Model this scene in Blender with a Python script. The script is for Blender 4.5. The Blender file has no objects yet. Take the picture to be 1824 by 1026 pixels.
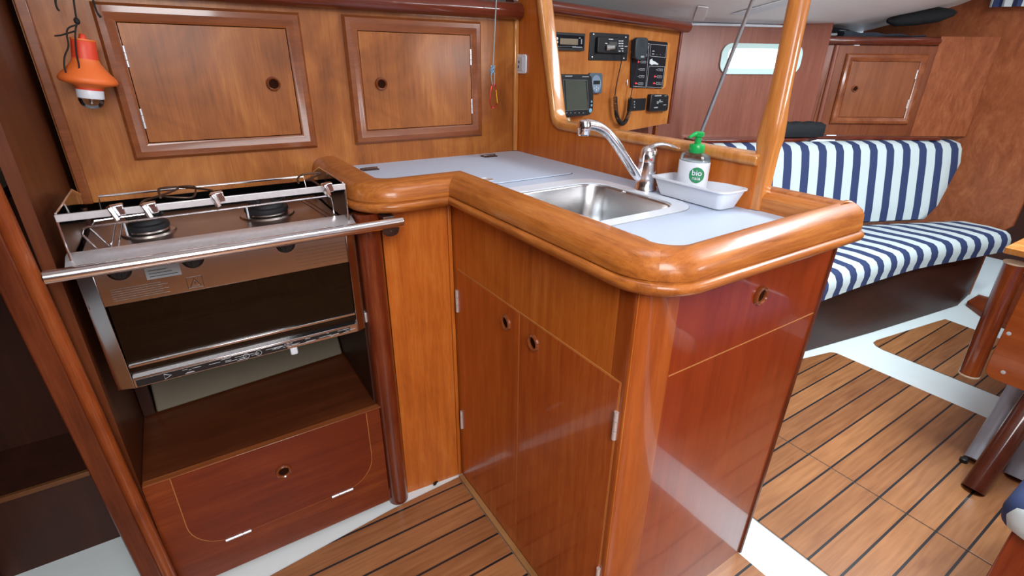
import bpy, math, random
import numpy as np
from mathutils import Vector, Matrix
random.seed(7)
SC = bpy.context.scene
COL = SC.collection
R = math.radians

# ------------------------------------------------------------------ camera, world, lights, exposure
FPX, CAM_H = 900.0, 1.2
PITCH, YAW, ROLL = R(24.0), R(32.9), R(0.6)
def cam_axes():
    cy, sy, cp, sp = math.cos(YAW), math.sin(YAW), math.cos(PITCH), math.sin(PITCH)
    right = Vector((cy, -sy, 0)); fh = Vector((sy, cy, 0)); up = Vector((0, 0, 1))
    fwd = cp * fh - sp * up; u = cp * up + sp * fh
    cr, sr = math.cos(ROLL), math.sin(ROLL)
    return cr * right + sr * u, -sr * right + cr * u, fwd
CR, CU, CF = cam_axes()
cam = bpy.data.cameras.new('camera'); camo = bpy.data.objects.new('camera', cam); COL.objects.link(camo)
cam.sensor_width = 36.0; cam.lens = FPX / 1824 * 36.0; cam.clip_start = 0.02
m = Matrix.Identity(4)
for i in range(3):
    m[i][0] = CR[i]; m[i][1] = CU[i]; m[i][2] = -CF[i]
m[2][3] = CAM_H
camo.matrix_world = m
SC.camera = camo

SC.view_settings.view_transform = 'Standard'
SC.view_settings.look = 'None'
SC.view_settings.gamma = 1.0
SC.view_settings.use_curve_mapping = False
SC.view_settings.exposure = 0.56

world = bpy.data.worlds.new('daylight'); SC.world = world; world.use_nodes = True
bg = world.node_tree.nodes['Background']
bg.inputs[0].default_value = (0.72, 0.86, 1.0, 1); bg.inputs[1].default_value = 1.35

def area(name, loc, target, sx, sy, power, col=(1, 1, 1)):
    l = bpy.data.lights.new(name, 'AREA'); l.shape = 'RECTANGLE'; l.size = sx; l.size_y = sy
    l.energy = power; l.color = col
    o = bpy.data.objects.new(name, l); COL.objects.link(o); o.location = loc
    o.rotation_euler = (Vector(target) - Vector(loc)).to_track_quat('-Z', 'Y').to_euler()
    return o
# daylight falling in through the companionway and the two deck hatches
area('companionway_daylight', (-0.05, -0.75, 1.95), (0.35, 1.1, 0.6), 0.9, 1.0, 34, (1.0, 0.98, 0.97))
area('galley_hatch_daylight', (0.62, 0.62, 1.88), (0.66, 0.75, 0.0), 0.42, 0.42, 1.5, (0.93, 0.97, 1.0))
area('saloon_hatch_daylight', (2.15, 0.10, 1.88), (2.2, 0.35, 0.0), 0.7, 0.7, 36, (0.84, 0.95, 1.0))

area('opposite_side_fill', (2.3, -1.55, 1.25), (2.4, 1.5, 1.7), 0.7, 0.22, 9, (0.92, 0.96, 1.0))  # fill light added to brighten headliner and settee; the wall has no opening
area('opposite_side_fill', (0.1, -1.55, 1.3), (0.2, 1.5, 1.2), 0.7, 0.3, 4, (0.95, 0.98, 1.0))  # softer added fill for the galley lockers, no porthole behind it

# ------------------------------------------------------------------ pixel of the photograph -> point on a real plane (for measuring)
def ray(u, v):
    return CF + CR * ((u - 912) / FPX) - CU * ((v - 513) / FPX)
C0 = Vector((0, 0, CAM_H))
def onx(u, v, x):
    d = ray(u, v); return C0 + d * (x / d.x)
def ony(u, v, y):
    d = ray(u, v); return C0 + d * (y / d.y)
def onz(u, v, z):
    d = ray(u, v); return C0 + d * ((z - CAM_H) / d.z)

# ------------------------------------------------------------------ mesh builder
class MB:
    def __init__(s): s.v = []; s.f = []; s.m = []
    def add(s, vs, fs, mi=0):
        b = len(s.v); s.v += [Vector(p) for p in vs]
        s.f += [[b + i for i in f] for f in fs]; s.m += [mi] * len(fs); return s
    def box(s, x0, x1, y0, y1, z0, z1, mi=0):
        vs = [(x, y, z) for z in (z0, z1) for y in (y0, y1) for x in (x0, x1)]
        return s.add(vs, [(0, 2, 3, 1), (4, 5, 7, 6), (0, 1, 5, 4), (2, 6, 7, 3), (0, 4, 6, 2), (1, 3, 7, 5)], mi)
    def obox(s, c, ax, ay, az, hx, hy, hz, mi=0):
        c = Vector(c); ax = Vector(ax).normalized() * hx; ay = Vector(ay).normalized() * hy; az = Vector(az).normalized() * hz
        vs = [c + i * ax + j * ay + k * az for k in (-1, 1) for j in (-1, 1) for i in (-1, 1)]
        fs = [(0, 2, 3, 1), (4, 5, 7, 6), (0, 1, 5, 4), (2, 6, 7, 3), (0, 4, 6, 2), (1, 3, 7, 5)]
        if ax.cross(ay).dot(az) < 0: fs = [f[::-1] for f in fs]
        return s.add(vs, fs, mi)
    def hexa(s, b4, t4, mi=0):
        return s.add(list(b4) + list(t4), [(3, 2, 1, 0), (4, 5, 6, 7), (0, 1, 5, 4), (1, 2, 6, 5), (2, 3, 7, 6), (3, 0, 4, 7)], mi)
    def prism(s, pts, vec, mi=0):
        pts = [Vector(p) for p in pts]; vec = Vector(vec); n = len(pts)
        nm = Vector((0, 0, 0))
        for i in range(n): nm += pts[i].cross(pts[(i + 1) % n])
        if nm.dot(vec) < 0: pts = pts[::-1]
        vs = pts + [p + vec for p in pts]
        fs = [list(range(n))[::-1], list(range(n, 2 * n))] + [(i, (i + 1) % n, n + (i + 1) % n, n + i) for i in range(n)]
        return s.add(vs, fs, mi)
    def rings(s, rings, closed_ring=True, cap=True, closed_path=False, mi=0):
        n = len(rings[0]); k = len(rings); vs = [p for r in rings for p in r]; fs = []
        for a in range(k if closed_path else k - 1):
            b = (a + 1) % k
            for i in range(n if closed_ring else n - 1):
                j = (i + 1) % n
                fs.append((a * n + i, a * n + j, b * n + j, b * n + i))
        if cap and not closed_path and closed_ring:
            fs.append(list(range(n))[::-1]); fs.append([(k - 1) * n + i for i in range(n)])
        return s.add(vs, fs, mi)
    def tube(s, pts, r, n=12, cap=True, mi=0, closed=False):
        pts = [Vector(p) for p in pts]; k = len(pts)
        rr = r if isinstance(r, (list, tuple)) else [r] * k
        rings = []; prev = None
        for i in range(k):
            if closed: t = pts[(i + 1) % k] - pts[i - 1]
            else: t = pts[min(i + 1, k - 1)] - pts[max(i - 1, 0)]
            t.normalize()
            if prev is None:
                a = t.orthogonal().normalized()
            else:
                a = prev - t * prev.dot(t); a = a.normalized() if a.length > 1e-6 else t.orthogonal().normalized()
            prev = a; b = t.cross(a)
            rings.append([pts[i] + (a * math.cos(2 * math.pi * q / n) + b * math.sin(2 * math.pi * q / n)) * rr[i] for q in range(n)])
        return s.rings(rings, True, cap, closed, mi)
    def lathe(s, prof, o=(0, 0, 0), axis=(0, 0, 1), n=28, mi=0, sx=1.0, sy=1.0, ref=None):
        o = Vector(o); ax = Vector(axis).normalized(); a = (Vector(ref).normalized() if ref else ax.orthogonal().normalized()); b = ax.cross(a)
        rings = [[o + ax * h + (a * math.cos(2 * math.pi * q / n) * sx + b * math.sin(2 * math.pi * q / n) * sy) * r for q in range(n)] for r, h in prof]
        return s.rings(rings, True, True, False, mi)
    def sweep(s, prof, path, outs, closed=False, mi=0):
        # prof: (o, z) pairs; path: 2-D points; outs: outward vectors (mitred) per point; z = world z
        rings = [[Vector((p[0] + o[0] * a, p[1] + o[1] * a, z)) for a, z in prof] for p, o in zip(path, outs)]
        return s.rings(rings, True, True, closed, mi)
    def rectframe(s, O, U, V, N, u0, u1, v0, v1, prof, mi=0):
        # prof: (inset, height) pairs swept round a rectangle with mitred corners
        O, U, V, N = map(Vector, (O, U, V, N))
        rings = []
        for (cu, cv, du, dv) in ((u0, v0, 1, 1), (u1, v0, -1, 1), (u1, v1, -1, -1), (u0, v1, 1, -1)):
            rings.append([O + U * (cu + du * t) + V * (cv + dv * t) + N * h for t, h in prof])
        return s.rings(rings, True, False, True, mi)
    def build(s, name, mats, parent=None, bevel=0.0, seg=2, angle=35, sub=0, loc=None):
        me = bpy.data.meshes.new(name)
        off = Vector((0, 0, 0))
        if parent is not None:
            p = parent
            while p is not None: off += p.location; p = p.parent
        elif loc is not None: off = Vector(loc)
        me.from_pydata([tuple(q - off) for q in s.v], [], s.f)
        if not isinstance(mats, (list, tuple)): mats = [mats]
        for mm in mats: me.materials.append(mm)
        for p, mi in zip(me.polygons, s.m): p.material_index = mi
        import bmesh
        bm = bmesh.new(); bm.from_mesh(me); bmesh.ops.recalc_face_normals(bm, faces=bm.faces); bm.to_mesh(me); bm.free()
        for p in me.polygons: p.use_smooth = True
        me.set_sharp_from_angle(angle=R(angle))
        o = bpy.data.objects.new(name, me); COL.objects.link(o)
        if parent is not None: o.parent = parent
        elif loc is not None: o.location = loc
        if bevel > 0:
            md = o.modifiers.new('bevel', 'BEVEL'); md.width = bevel; md.segments = seg; md.limit_method = 'ANGLE'; md.angle_limit = R(40)
            md.harden_normals = False
        if sub:
            md = o.modifiers.new('sub', 'SUBSURF'); md.levels = sub; md.render_levels = sub
        return o

def arc(cx, cy, r, a0, a1, n=8):
    return [(cx + r * math.cos(R(a0 + (a1 - a0) * i / n)), cy + r * math.sin(R(a0 + (a1 - a0) * i / n))) for i in range(n + 1)]
def rrect(x0, x1, y0, y1, r, n=6):
    return arc(x1 - r, y1 - r, r, 0, 90, n) + arc(x0 + r, y1 - r, r, 90, 180, n) + arc(x0 + r, y0 + r, r, 180, 270, n) + arc(x1 - r, y0 + r, r, 270, 360, n)
def bez(p0, p1, p2, p3, n=10):
    p0, p1, p2, p3 = map(Vector, (p0, p1, p2, p3)); out = []
    for i in range(n + 1):
        t = i / n; u = 1 - t
        out.append(p0 * u ** 3 + p1 * 3 * u * u * t + p2 * 3 * u * t * t + p3 * t ** 3)
    return out
def spline(pts, n=6):
    pts = [Vector(p) for p in pts]; out = []
    for i in range(len(pts) - 1):
        a = pts[max(i - 1, 0)]; b = pts[i]; c = pts[i + 1]; d = pts[min(i + 2, len(pts) - 1)]
        for k in range(n):
            t = k / n
            out.append(0.5 * ((2 * b) + (c - a) * t + (2 * a - 5 * b + 4 * c - d) * t * t + (3 * b - a - 3 * c + d) * t ** 3))
    out.append(pts[-1]); return out
def outs2d(path, side=1):
    # mitred outward vectors on the right-hand side (side=1) of an open 2-D path
    res = []
    for i, p in enumerate(path):
        ds = []
        if i > 0: d = Vector((p[0] - path[i - 1][0], p[1] - path[i - 1][1])); ds.append(d.normalized())
        if i < len(path) - 1: d = Vector((path[i + 1][0] - p[0], path[i + 1][1] - p[1])); ds.append(d.normalized())
        ns = [Vector((d.y, -d.x)) * side for d in ds]
        if len(ns) == 2:
            b = (ns[0] + ns[1]).normalized(); res.append(b / max(0.3, b.dot(ns[0])))
        else: res.append(ns[0])
    return res

def thing(name, label, cat, loc, group=None):
    o = bpy.data.objects.new(name, None); COL.objects.link(o); o.location = loc; o.empty_display_size = 0.05
    o['label'] = label; o['category'] = cat
    if group: o['group'] = group
    return o
def tag(o, label, cat, group=None, kind=None):
    o['label'] = label; o['category'] = cat
    if group: o['group'] = group
    if kind: o['kind'] = kind
    return o
def struct(o, label=None, cat=None):
    o['kind'] = 'structure'
    if label: o['label'] = label
    if cat: o['category'] = cat
    return o

# ------------------------------------------------------------------ materials
def lin(h):
    h = h.lstrip('#'); c = [int(h[i:i + 2], 16) / 255 for i in (0, 2, 4)]
    return tuple((x / 12.92 if x <= 0.04045 else ((x + 0.055) / 1.055) ** 2.4) for x in c) + (1,)
def base(name):
    m = bpy.data.materials.new(name); m.use_nodes = True; nt = m.node_tree
    return m, nt, nt.nodes['Principled BSDF']
def plain(name, col, rough=0.5, metal=0.0, coat=0.0, spec=None, mott=0.04, scale=40, bump=0.0, emit=None, emis=0.0):
    m, nt, p = base(name)
    N = nt.nodes; L = nt.links
    tc = N.new('ShaderNodeTexCoord'); no = N.new('ShaderNodeTexNoise'); no.inputs['Scale'].default_value = scale; no.inputs['Detail'].default_value = 4
    L.new(tc.outputs['Object'], no.inputs['Vector'])
    mx = N.new('ShaderNodeMix'); mx.data_type = 'RGBA'
    c = lin(col) if isinstance(col, str) else tuple(col) + (1,)
    mx.inputs[6].default_value = tuple(x * (1 - mott * 2) for x in c[:3]) + (1,); mx.inputs[7].default_value = tuple(min(1, x * (1 + mott)) for x in c[:3]) + (1,)
    L.new(no.outputs[0], mx.inputs[0]); L.new(mx.outputs[2], p.inputs['Base Color'])
    p.inputs['Roughness'].default_value = rough; p.inputs['Metallic'].default_value = metal; p.inputs['Coat Weight'].default_value = coat
    p.inputs['Coat Roughness'].default_value = 0.06
    if spec is not None: p.inputs['Specular IOR Level'].default_value = spec
    if bump:
        b = N.new('ShaderNodeBump'); b.inputs['Strength'].default_value = bump; b.inputs['Distance'].default_value = 0.002
        L.new(no.outputs[0], b.inputs['Height']); L.new(b.outputs[0], p.inputs['Normal'])
    if emit: p.inputs['Emission Color'].default_value = lin(emit); p.inputs['Emission Strength'].default_value = emis
    return m
def wood(name, c_dark, c_mid, c_light, axis='z', rough=0.32, coat=0.6, coat_r=0.09, grain=1.0, figure=0.5, bump=0.08, burl=False, rot=0.0, streak=1.0):
    m, nt, p = base(name); N = nt.nodes; L = nt.links
    tc = N.new('ShaderNodeTexCoord')
    def mapped(sc):
        mp = N.new('ShaderNodeMapping'); mp.inputs['Scale'].default_value = sc; mp.inputs['Rotation'].default_value = (0, 0, rot)
        L.new(tc.outputs['Object'], mp.inputs['Vector']); return mp
    al = {'x': (1, 14, 14), 'y': (14, 1, 14), 'z': (14, 14, 1)}[axis]
    if burl: al = (6, 4, 2)
    def noise(sc, scale, detail, dist=0.0, rough_=0.6):
        n = N.new('ShaderNodeTexNoise'); n.inputs['Scale'].default_value = scale; n.inputs['Detail'].default_value = detail
        n.inputs['Distortion'].default_value = dist; n.inputs['Roughness'].default_value = rough_
        L.new(mapped(sc).outputs[0], n.inputs['Vector']); return n
    n1 = noise(al, 2.2 * grain, 6, 0.6 if not burl else 2.5)
    n2 = noise(tuple(a * 4 if a > 1 else 3 for a in al), 5.0 * grain, 3, 0.1, 0.7)
    n3 = noise((1.0, 1.0, 1.0) if not burl else (3, 3, 1.5), 4.5, 3, 1.0)
    def mth(op, a, b):
        q = N.new('ShaderNodeMath'); q.operation = op
        for i, x in enumerate((a, b)):
            if isinstance(x, (int, float)): q.inputs[i].default_value = x
            else: L.new(x, q.inputs[i])
        return q.outputs[0]
    s = mth('ADD', mth('MULTIPLY', mth('SUBTRACT', n1.outputs[0], 0.5), 0.55 * streak), mth('MULTIPLY', n2.outputs[0], 0.30)); s = mth('ADD', s, 0.275)
    s = mth('ADD', s, mth('MULTIPLY', mth('SUBTRACT', n3.outputs[0], 0.5), figure))
    s = mth('ADD', s, 0.08)
    rp = N.new('ShaderNodeValToRGB'); e = rp.color_ramp.elements
    e[0].position = 0.30; e[0].color = lin(c_dark); e[1].position = 0.72; e[1].color = lin(c_light)
    k = rp.color_ramp.elements.new(0.5); k.color = lin(c_mid)
    L.new(s, rp.inputs[0]); L.new(rp.outputs[0], p.inputs['Base Color'])
    p.inputs['Roughness'].default_value = rough; p.inputs['Coat Weight'].default_value = coat; p.inputs['Coat Roughness'].default_value = coat_r
    p.inputs['Specular IOR Level'].default_value = 0.3
    if bump:
        b = N.new('ShaderNodeBump'); b.inputs['Strength'].default_value = bump; b.inputs['Distance'].default_value = 0.001
        L.new(n2.outputs[0], b.inputs['Height']); L.new(b.outputs[0], p.inputs['Normal'])
    return m
M = {}
M['wall'] = wood('varnished_cherry_panel', '#743E16', '#965420', '#B47234', 'z', 0.45, 0.22, 0.18, 1.1, 0.8, streak=0.7)
M['panel'] = wood('varnished_cherry_veneer', '#964812', '#B8601E', '#CC7A34', 'z', 0.38, 0.3, 0.14, 1.8, 0.3)
M['door'] = wood('cabinet_door_veneer', '#8E3C12', '#AA501C', '#C06A2A', 'z', 0.30, 0.6, 0.08, 2.0, 0.3)
M['end'] = wood('reddish_end_veneer', '#70260B', '#843010', '#943C16', 'z', 0.28, 0.7, 0.06, 1.5, 0.2)
M['red'] = wood('dark_mahogany_moulding', '#40190C', '#5C2813', '#763A20', 'z', 0.3, 0.6, 0.1, 1.0, 0.3)
M['redx'] = wood('dark_mahogany_rail', '#451A10', '#5E2617', '#743322', 'x', 0.28, 0.8, 0.08, 1.0, 0.25)
M['frame'] = wood('mahogany_locker_frame', '#6A341A', '#824624', '#985830', 'x', 0.3, 0.6, 0.1, 1.4, 0.3)
M['rim'] = wood('solid_counter_fiddle', '#74390F', '#A65E26', '#C67E3C', 'x', 0.36, 0.35, 0.14, 2.8, 0.35)
M['rimy'] = wood('solid_counter_fiddle_long', '#7A3C12', '#AE6428', '#CC8440', 'y', 0.36, 0.35, 0.14, 2.8, 0.35)
M['trimw'] = wood('pale_moulding', '#9C5A26', '#BC7A3C', '#D59A5C', 'z', 0.25, 0.9, 0.06, 1.0, 0.2)
M['seam'] = plain('pale_edge_banding', '#B0733A', 0.5)
M['shelf'] = wood('shelf_veneer', '#3E1C0D', '#512612', '#643218', 'x', 0.4, 0.3, 0.2, 1.0, 0.3)
M['locker'] = wood('red_brown_locker_front', '#5C220A', '#722E10', '#8C441C', 'x', 0.42, 0.15, 0.2, 1.0, 0.4)
M['hull'] = wood('dull_mahogany_lining', '#6E3A2C', '#804838', '#925A48', 'z', 0.45, 0.3, 0.2, 1.2, 0.15)
M['burl'] = wood('figured_mahogany', '#743A1E', '#8C4C2C', '#A4633E', 'z', 0.38, 0.3, 0.2, 1.0, 0.35, burl=True)
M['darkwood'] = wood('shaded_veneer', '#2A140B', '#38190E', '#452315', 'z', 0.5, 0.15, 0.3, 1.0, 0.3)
M['white'] = plain('white_laminate', '#BAC6D9', 0.45, 0, 0.0, spec=0.2, mott=0.01)
M['gel'] = plain('white_gelcoat', '#E2ECEE', 0.4, 0, 0.1, mott=0.02, scale=20)
M['cream'] = plain('cream_hull_liner', '#6A5F4C', 0.7, mott=0.08, scale=8, bump=0.3)
M['head'] = plain('grey_vinyl_headliner', '#EEEEF0', 0.55, mott=0.02, scale=8)
M['whitep'] = plain('white_plastic', '#DCE2EC', 0.35, mott=0.01)
M['chrome'] = plain('chrome', (0.90, 0.91, 0.95), 0.16, 1.0, mott=0.0)
M['steel'] = plain('brushed_steel', (0.82, 0.83, 0.87), 0.36, 0.72, mott=0.08, scale=120)
M['mirror'] = plain('polished_steel', (0.50, 0.47, 0.48), 0.12, 1.0, mott=0.06, scale=30)
M['hob'] = plain('reflection_tinted_hob', (0.42, 0.36, 0.33), 0.30, 1.0, mott=0.15, scale=18)  # brown tint stands in for wood reflected in the steel
M['iron'] = plain('black_iron', '#26262A', 0.6, 0.2, mott=0.1, bump=0.2)
M['browniron'] = plain('heat_browned_steel', '#5A443A', 0.45, 0.7, mott=0.1)
M['black'] = plain('black_plastic', '#15171B', 0.4, mott=0.1)
M['blackr'] = plain('black_rubber', '#101114', 0.7, mott=0.1)
M['grey'] = plain('grey_plastic', '#4B5866', 0.45, mott=0.03)
M['midgrey'] = plain('mid_grey_plastic', '#8A8F94', 0.4)
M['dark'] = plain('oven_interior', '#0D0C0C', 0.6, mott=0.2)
M['caulk'] = plain('black_caulk', '#15161A', 0.6)
M['print'] = plain('white_print', '#C8CCD0', 0.5)
M['brownp'] = plain('bronze_hinge', '#5E4A44', 0.35, 0.9, mott=0.2)
M['ring'] = wood('turned_wood_ring', '#4A200E', '#7A3C1C', '#9A5630', 'x', 0.2, 1.0, 0.04, 2.0, 0.1)
M['hole'] = plain('dark_recess_shade', '#2A1208', 0.8, spec=0.05)  # dark colour stands in for the shade inside finger holes and door gaps
M['orange'] = plain('faded_orange_plastic', '#EE7434', 0.5, mott=0.08, scale=14)
M['redorange'] = plain('red_orange_plastic', '#E2472A', 0.45, mott=0.05)
M['cord'] = plain('black_cord', '#15110F', 0.7)
M['bluecord'] = plain('pale_blue_cord', '#7FA6C4', 0.7, mott=0.15, scale=200)
M['greycord'] = plain('grey_shock_cord', '#8E9494', 0.6)
M['redal'] = plain('red_anodised_alloy', '#B3202A', 0.25, 0.7)
M['yellow'] = plain('yellow_anodised_alloy', '#E2A01C', 0.3, 0.5)
M['green'] = plain('green_plastic', '#12A04C', 0.3, mott=0.02)
M['logo'] = plain('green_label_ink', '#2E8A5C', 0.5)
M['lemon'] = plain('yellow_label_ink', '#D8DC6A', 0.5)
M['redled'] = plain('red_led', '#FF2030', 0.4, emit='#FF2838', emis=1.5)
M['screen'] = plain('grey_green_screen', '#4A5048', 0.2, mott=0.1, coat=0.5, scale=10)
M['lcd'] = plain('small_lcd', '#7A6E5C', 0.3)
M['bluekey'] = plain('blue_key', '#6E9EB8', 0.4)
M['hose'] = plain('orange_gas_hose', '#B4501C', 0.5)
M['bag'] = plain('black_nylon_bag', '#0E151C', 0.8, mott=0.3, scale=60, bump=0.8)
M['red_dot'] = plain('red_dot', '#C8302C', 0.4)
M['alloy'] = plain('grey_painted_alloy', '#B4BAC8', 0.4, 0.25, mott=0.05)
M['leg'] = wood('dark_turned_leg', '#3C1A10', '#552618', '#6B3524', 'z', 0.3, 0.9, 0.1, 1.0, 0.1)
M['table'] = wood('table_leaf_veneer', '#8A3E16', '#A24E1E', '#B4602C', 'y', 0.3, 0.6, 0.1, 1.2, 0.2)

def glass(name, tint, rough=0.02, gloss_col=(1, 1, 1, 1), ior=1.45):
    m, nt, p = base(name); N = nt.nodes; L = nt.links
    N.remove(p); out = N['Material Output']
    tr = N.new('ShaderNodeBsdfTransparent'); tr.inputs[0].default_value = tint
    gl = N.new('ShaderNodeBsdfGlossy'); gl.inputs[0].default_value = gloss_col; gl.inputs['Roughness'].default_value = rough
    fr = N.new('ShaderNodeFresnel'); fr.inputs[0].default_value = ior
    mx = N.new('ShaderNodeMixShader'); L.new(fr.outputs[0], mx.inputs[0]); L.new(tr.outputs[0], mx.inputs[1]); L.new(gl.outputs[0], mx.inputs[2])
    L.new(mx.outputs[0], out.inputs[0]); return m
M['ovenglass'] = glass('smoked_oven_glass', (0.30, 0.30, 0.30, 1), 0.04)
M['clear'] = glass('clear_plastic', (0.86, 0.90, 0.92, 1), 0.05)
M['clearw'] = glass('window_pane', (0.93, 0.97, 0.98, 1), 0.02)

def teak(name):
    m, nt, p = base(name); N = nt.nodes; L = nt.links
    tc = N.new('ShaderNodeTexCoord')
    sp = N.new('ShaderNodeSeparateXYZ'); L.new(tc.outputs['Object'], sp.inputs[0])
    def mth(op, a, b=None):
        q = N.new('ShaderNodeMath'); q.operation = op
        for i, x in enumerate((a, b)):
            if x is None: continue
            if isinstance(x, (int, float)): q.inputs[i].default_value = x
            else: L.new(x, q.inputs[i])
        return q.outputs[0]
    pitch = 0.0725
    t = mth('DIVIDE', mth('SUBTRACT', sp.outputs[1], 0.0615 - 0.0), pitch)
    fr = mth('FRACT', mth('ADD', t, 20.0)); idx = mth('FLOOR', mth('ADD', t, 20.0))
    line = mth('LESS_THAN', fr, 0.085)
    cb = N.new('ShaderNodeCombineXYZ'); L.new(idx, cb.inputs[0])
    wn = N.new('ShaderNodeTexWhiteNoise'); L.new(cb.outputs[0], wn.inputs[0])
    mp = N.new('ShaderNodeMapping'); mp.inputs['Scale'].default_value = (3, 45, 10); L.new(tc.outputs['Object'], mp.inputs[0])
    no = N.new('ShaderNodeTexNoise'); no.inputs['Scale'].default_value = 2.0; no.inputs['Detail'].default_value = 7; no.inputs['Distortion'].default_value = 0.4
    L.new(mp.outputs[0], no.inputs['Vector'])
    n2 = N.new('ShaderNodeTexNoise'); n2.inputs['Scale'].default_value = 6; n2.inputs['Detail'].default_value = 4; L.new(tc.outputs['Object'], n2.inputs['Vector'])
    s = mth('ADD', mth('MULTIPLY', no.outputs[0], 0.6), mth('MULTIPLY', wn.outputs[0], 0.22))
    s = mth('ADD', s, mth('MULTIPLY', n2.outputs[0], 0.25))
    rp = N.new('ShaderNodeValToRGB'); e = rp.color_ramp.elements
    e[0].position = 0.3; e[0].color = lin('#7E4C2C'); e[1].position = 0.75; e[1].color = lin('#B0784C')
    L.new(s, rp.inputs[0])
    mx = N.new('ShaderNodeMix'); mx.data_type = 'RGBA'; L.new(line, mx.inputs[0]); L.new(rp.outputs[0], mx.inputs[6]); mx.inputs[7].default_value = lin('#181A20')
    L.new(mx.outputs[2], p.inputs['Base Color']); p.inputs['Roughness'].default_value = 0.36
    p.inputs['Coat Weight'].default_value = 0.35; p.inputs['Coat Roughness'].default_value = 0.2
    b = N.new('ShaderNodeBump'); b.inputs['Strength'].default_value = 0.5; b.inputs['Distance'].default_value = 0.001
    L.new(mth('SUBTRACT', 1.0, line), b.inputs['Height']); L.new(b.outputs[0], p.inputs['Normal'])
    return m
M['teak'] = teak('laid_teak_planks')

def stripes(name, d, pitch, off, frac=0.46):
    m, nt, p = base(name); N = nt.nodes; L = nt.links
    tc = N.new('ShaderNodeTexCoord'); dt = N.new('ShaderNodeVectorMath'); dt.operation = 'DOT_PRODUCT'; dt.inputs[1].default_value = d
    L.new(tc.outputs['Object'], dt.inputs[0])
    a = N.new('ShaderNodeMath'); a.operation = 'MULTIPLY_ADD'; L.new(dt.outputs['Value'], a.inputs[0]); a.inputs[1].default_value = 1 / pitch; a.inputs[2].default_value = off + 50
    f = N.new('ShaderNodeMath'); f.operation = 'FRACT'; L.new(a.outputs[0], f.inputs[0])
    g = N.new('ShaderNodeMath'); g.operation = 'LESS_THAN'; L.new(f.outputs[0], g.inputs[0]); g.inputs[1].default_value = frac
    mx = N.new('ShaderNodeMix'); mx.data_type = 'RGBA'; L.new(g.outputs[0], mx.inputs[0]); mx.inputs[6].default_value = lin('#C2CED0'); mx.inputs[7].default_value = lin('#28365F')
    L.new(mx.outputs[2], p.inputs['Base Color']); p.inputs['Roughness'].default_value = 0.85
    no = N.new('ShaderNodeTexNoise'); no.inputs['Scale'].default_value = 600; L.new(tc.outputs['Object'], no.inputs['Vector'])
    b = N.new('ShaderNodeBump'); b.inputs['Strength'].default_value = 0.25; b.inputs['Distance'].default_value = 0.001
    L.new(no.outputs[0], b.inputs['Height']); L.new(b.outputs[0], p.inputs['Normal'])
    return m

def brushed_sink():
    m = plain('satin_steel_basin', (0.58, 0.58, 0.59), 0.27, 1.0, mott=0.1, scale=200); return m
M['basin'] = brushed_sink()

# ================================================================== SETTING
# white moulded floor
struct(MB().box(-1.6, 4.6, -1.6, 2.1, -0.05, 0.0).build('floor', M['gel']), 'white moulded cabin sole around the teak boards')
T = 0.004
def board(name, pts, label):
    o = MB().prism([(x, y, 0.0005) for x, y in pts], (0, 0, T)).build(name, M['teak'], bevel=0.001)
    return struct(o, label)
board('floor_board', [(-1.2, -1.5), (1.035, -1.5), (1.035, 0.472), (0.62, 0.472), (0.522, 0.47), (0.522, 1.108), (0.30, 1.099), (-0.04, 1.062), (-0.35, 1.0), (-1.2, 1.0)],
      'teak plank floor board in front of the stove and sink doors')
board('floor_board', [(1.175, -1.5), (1.566, -1.5), (1.566, 0.93), (1.175, 0.93)], 'teak plank floor board beside the end of the sink cabinet')
board('floor_board', [(1.571, -1.5), (2.335, -1.5)] + arc(2.30, 0.86, 0.03, 0, 90, 5) + [(2.14, 0.925), (1.571, 0.99)],
      'long teak floor board between the two white floor beams')
board('floor_board', [(2.545, -1.5), (3.0, -1.5), (3.155, 0.585), (3.17, 0.745), (3.10, 0.757)] + [(2.62, 0.828), (2.585, 0.826), (2.562, 0.806), (2.55, 0.77)],
      'far teak floor board beyond the second white floor beam')
# brown platform forward
struct(MB().prism([(3.33, 0.62, 0), (3.47, 0.755, 0), (4.5, 0.76, 0), (4.5, -1.0, 0), (3.1, -1.0, 0), (3.2, 0.2, 0)], (0, 0, 0.03)).build('floor_step', M['locker'], bevel=0.003), 'brown floor panel forward of the settee')

struct(MB().prism([onz(1741, 524, 0.031), onz(1770, 532, 0.031), onz(1779, 515, 0.031), onz(1768, 503, 0.031)], (0, 0, 0.004)).build('trim_10', M['gel']), 'small white moulded corner on the floor under the settee end')
# ceiling : vinyl headliner sloping up from the hull side to the centreline
hl = [(-1.6, 1.95), (0.6, 1.95), (1.4, 1.98), (2.0, 1.94), (2.3, 1.80), (2.6, 1.67), (2.9, 1.60), (3.3, 1.67), (3.7, 1.82), (4.6, 2.0)]
prof = [(0.0, 1.385), (0.1, 1.405), (0.25, 1.44), (0.5, 1.505), (0.8, 1.62), (1.05, 1.76), (1.15, 1.80)]
rings = []
for d, z in prof:
    rings.append([Vector((x, y - d, z)) for x, y in hl])
mb = MB(); mb.rings(rings, closed_ring=False, cap=False)
c = mb.build('ceiling', M['head'], angle=60)
sd = c.modifiers.new('thick', 'SOLIDIFY'); sd.thickness = 0.02; sd.offset = 1
struct(c, 'grey vinyl headliner curving up from the hull side')
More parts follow.
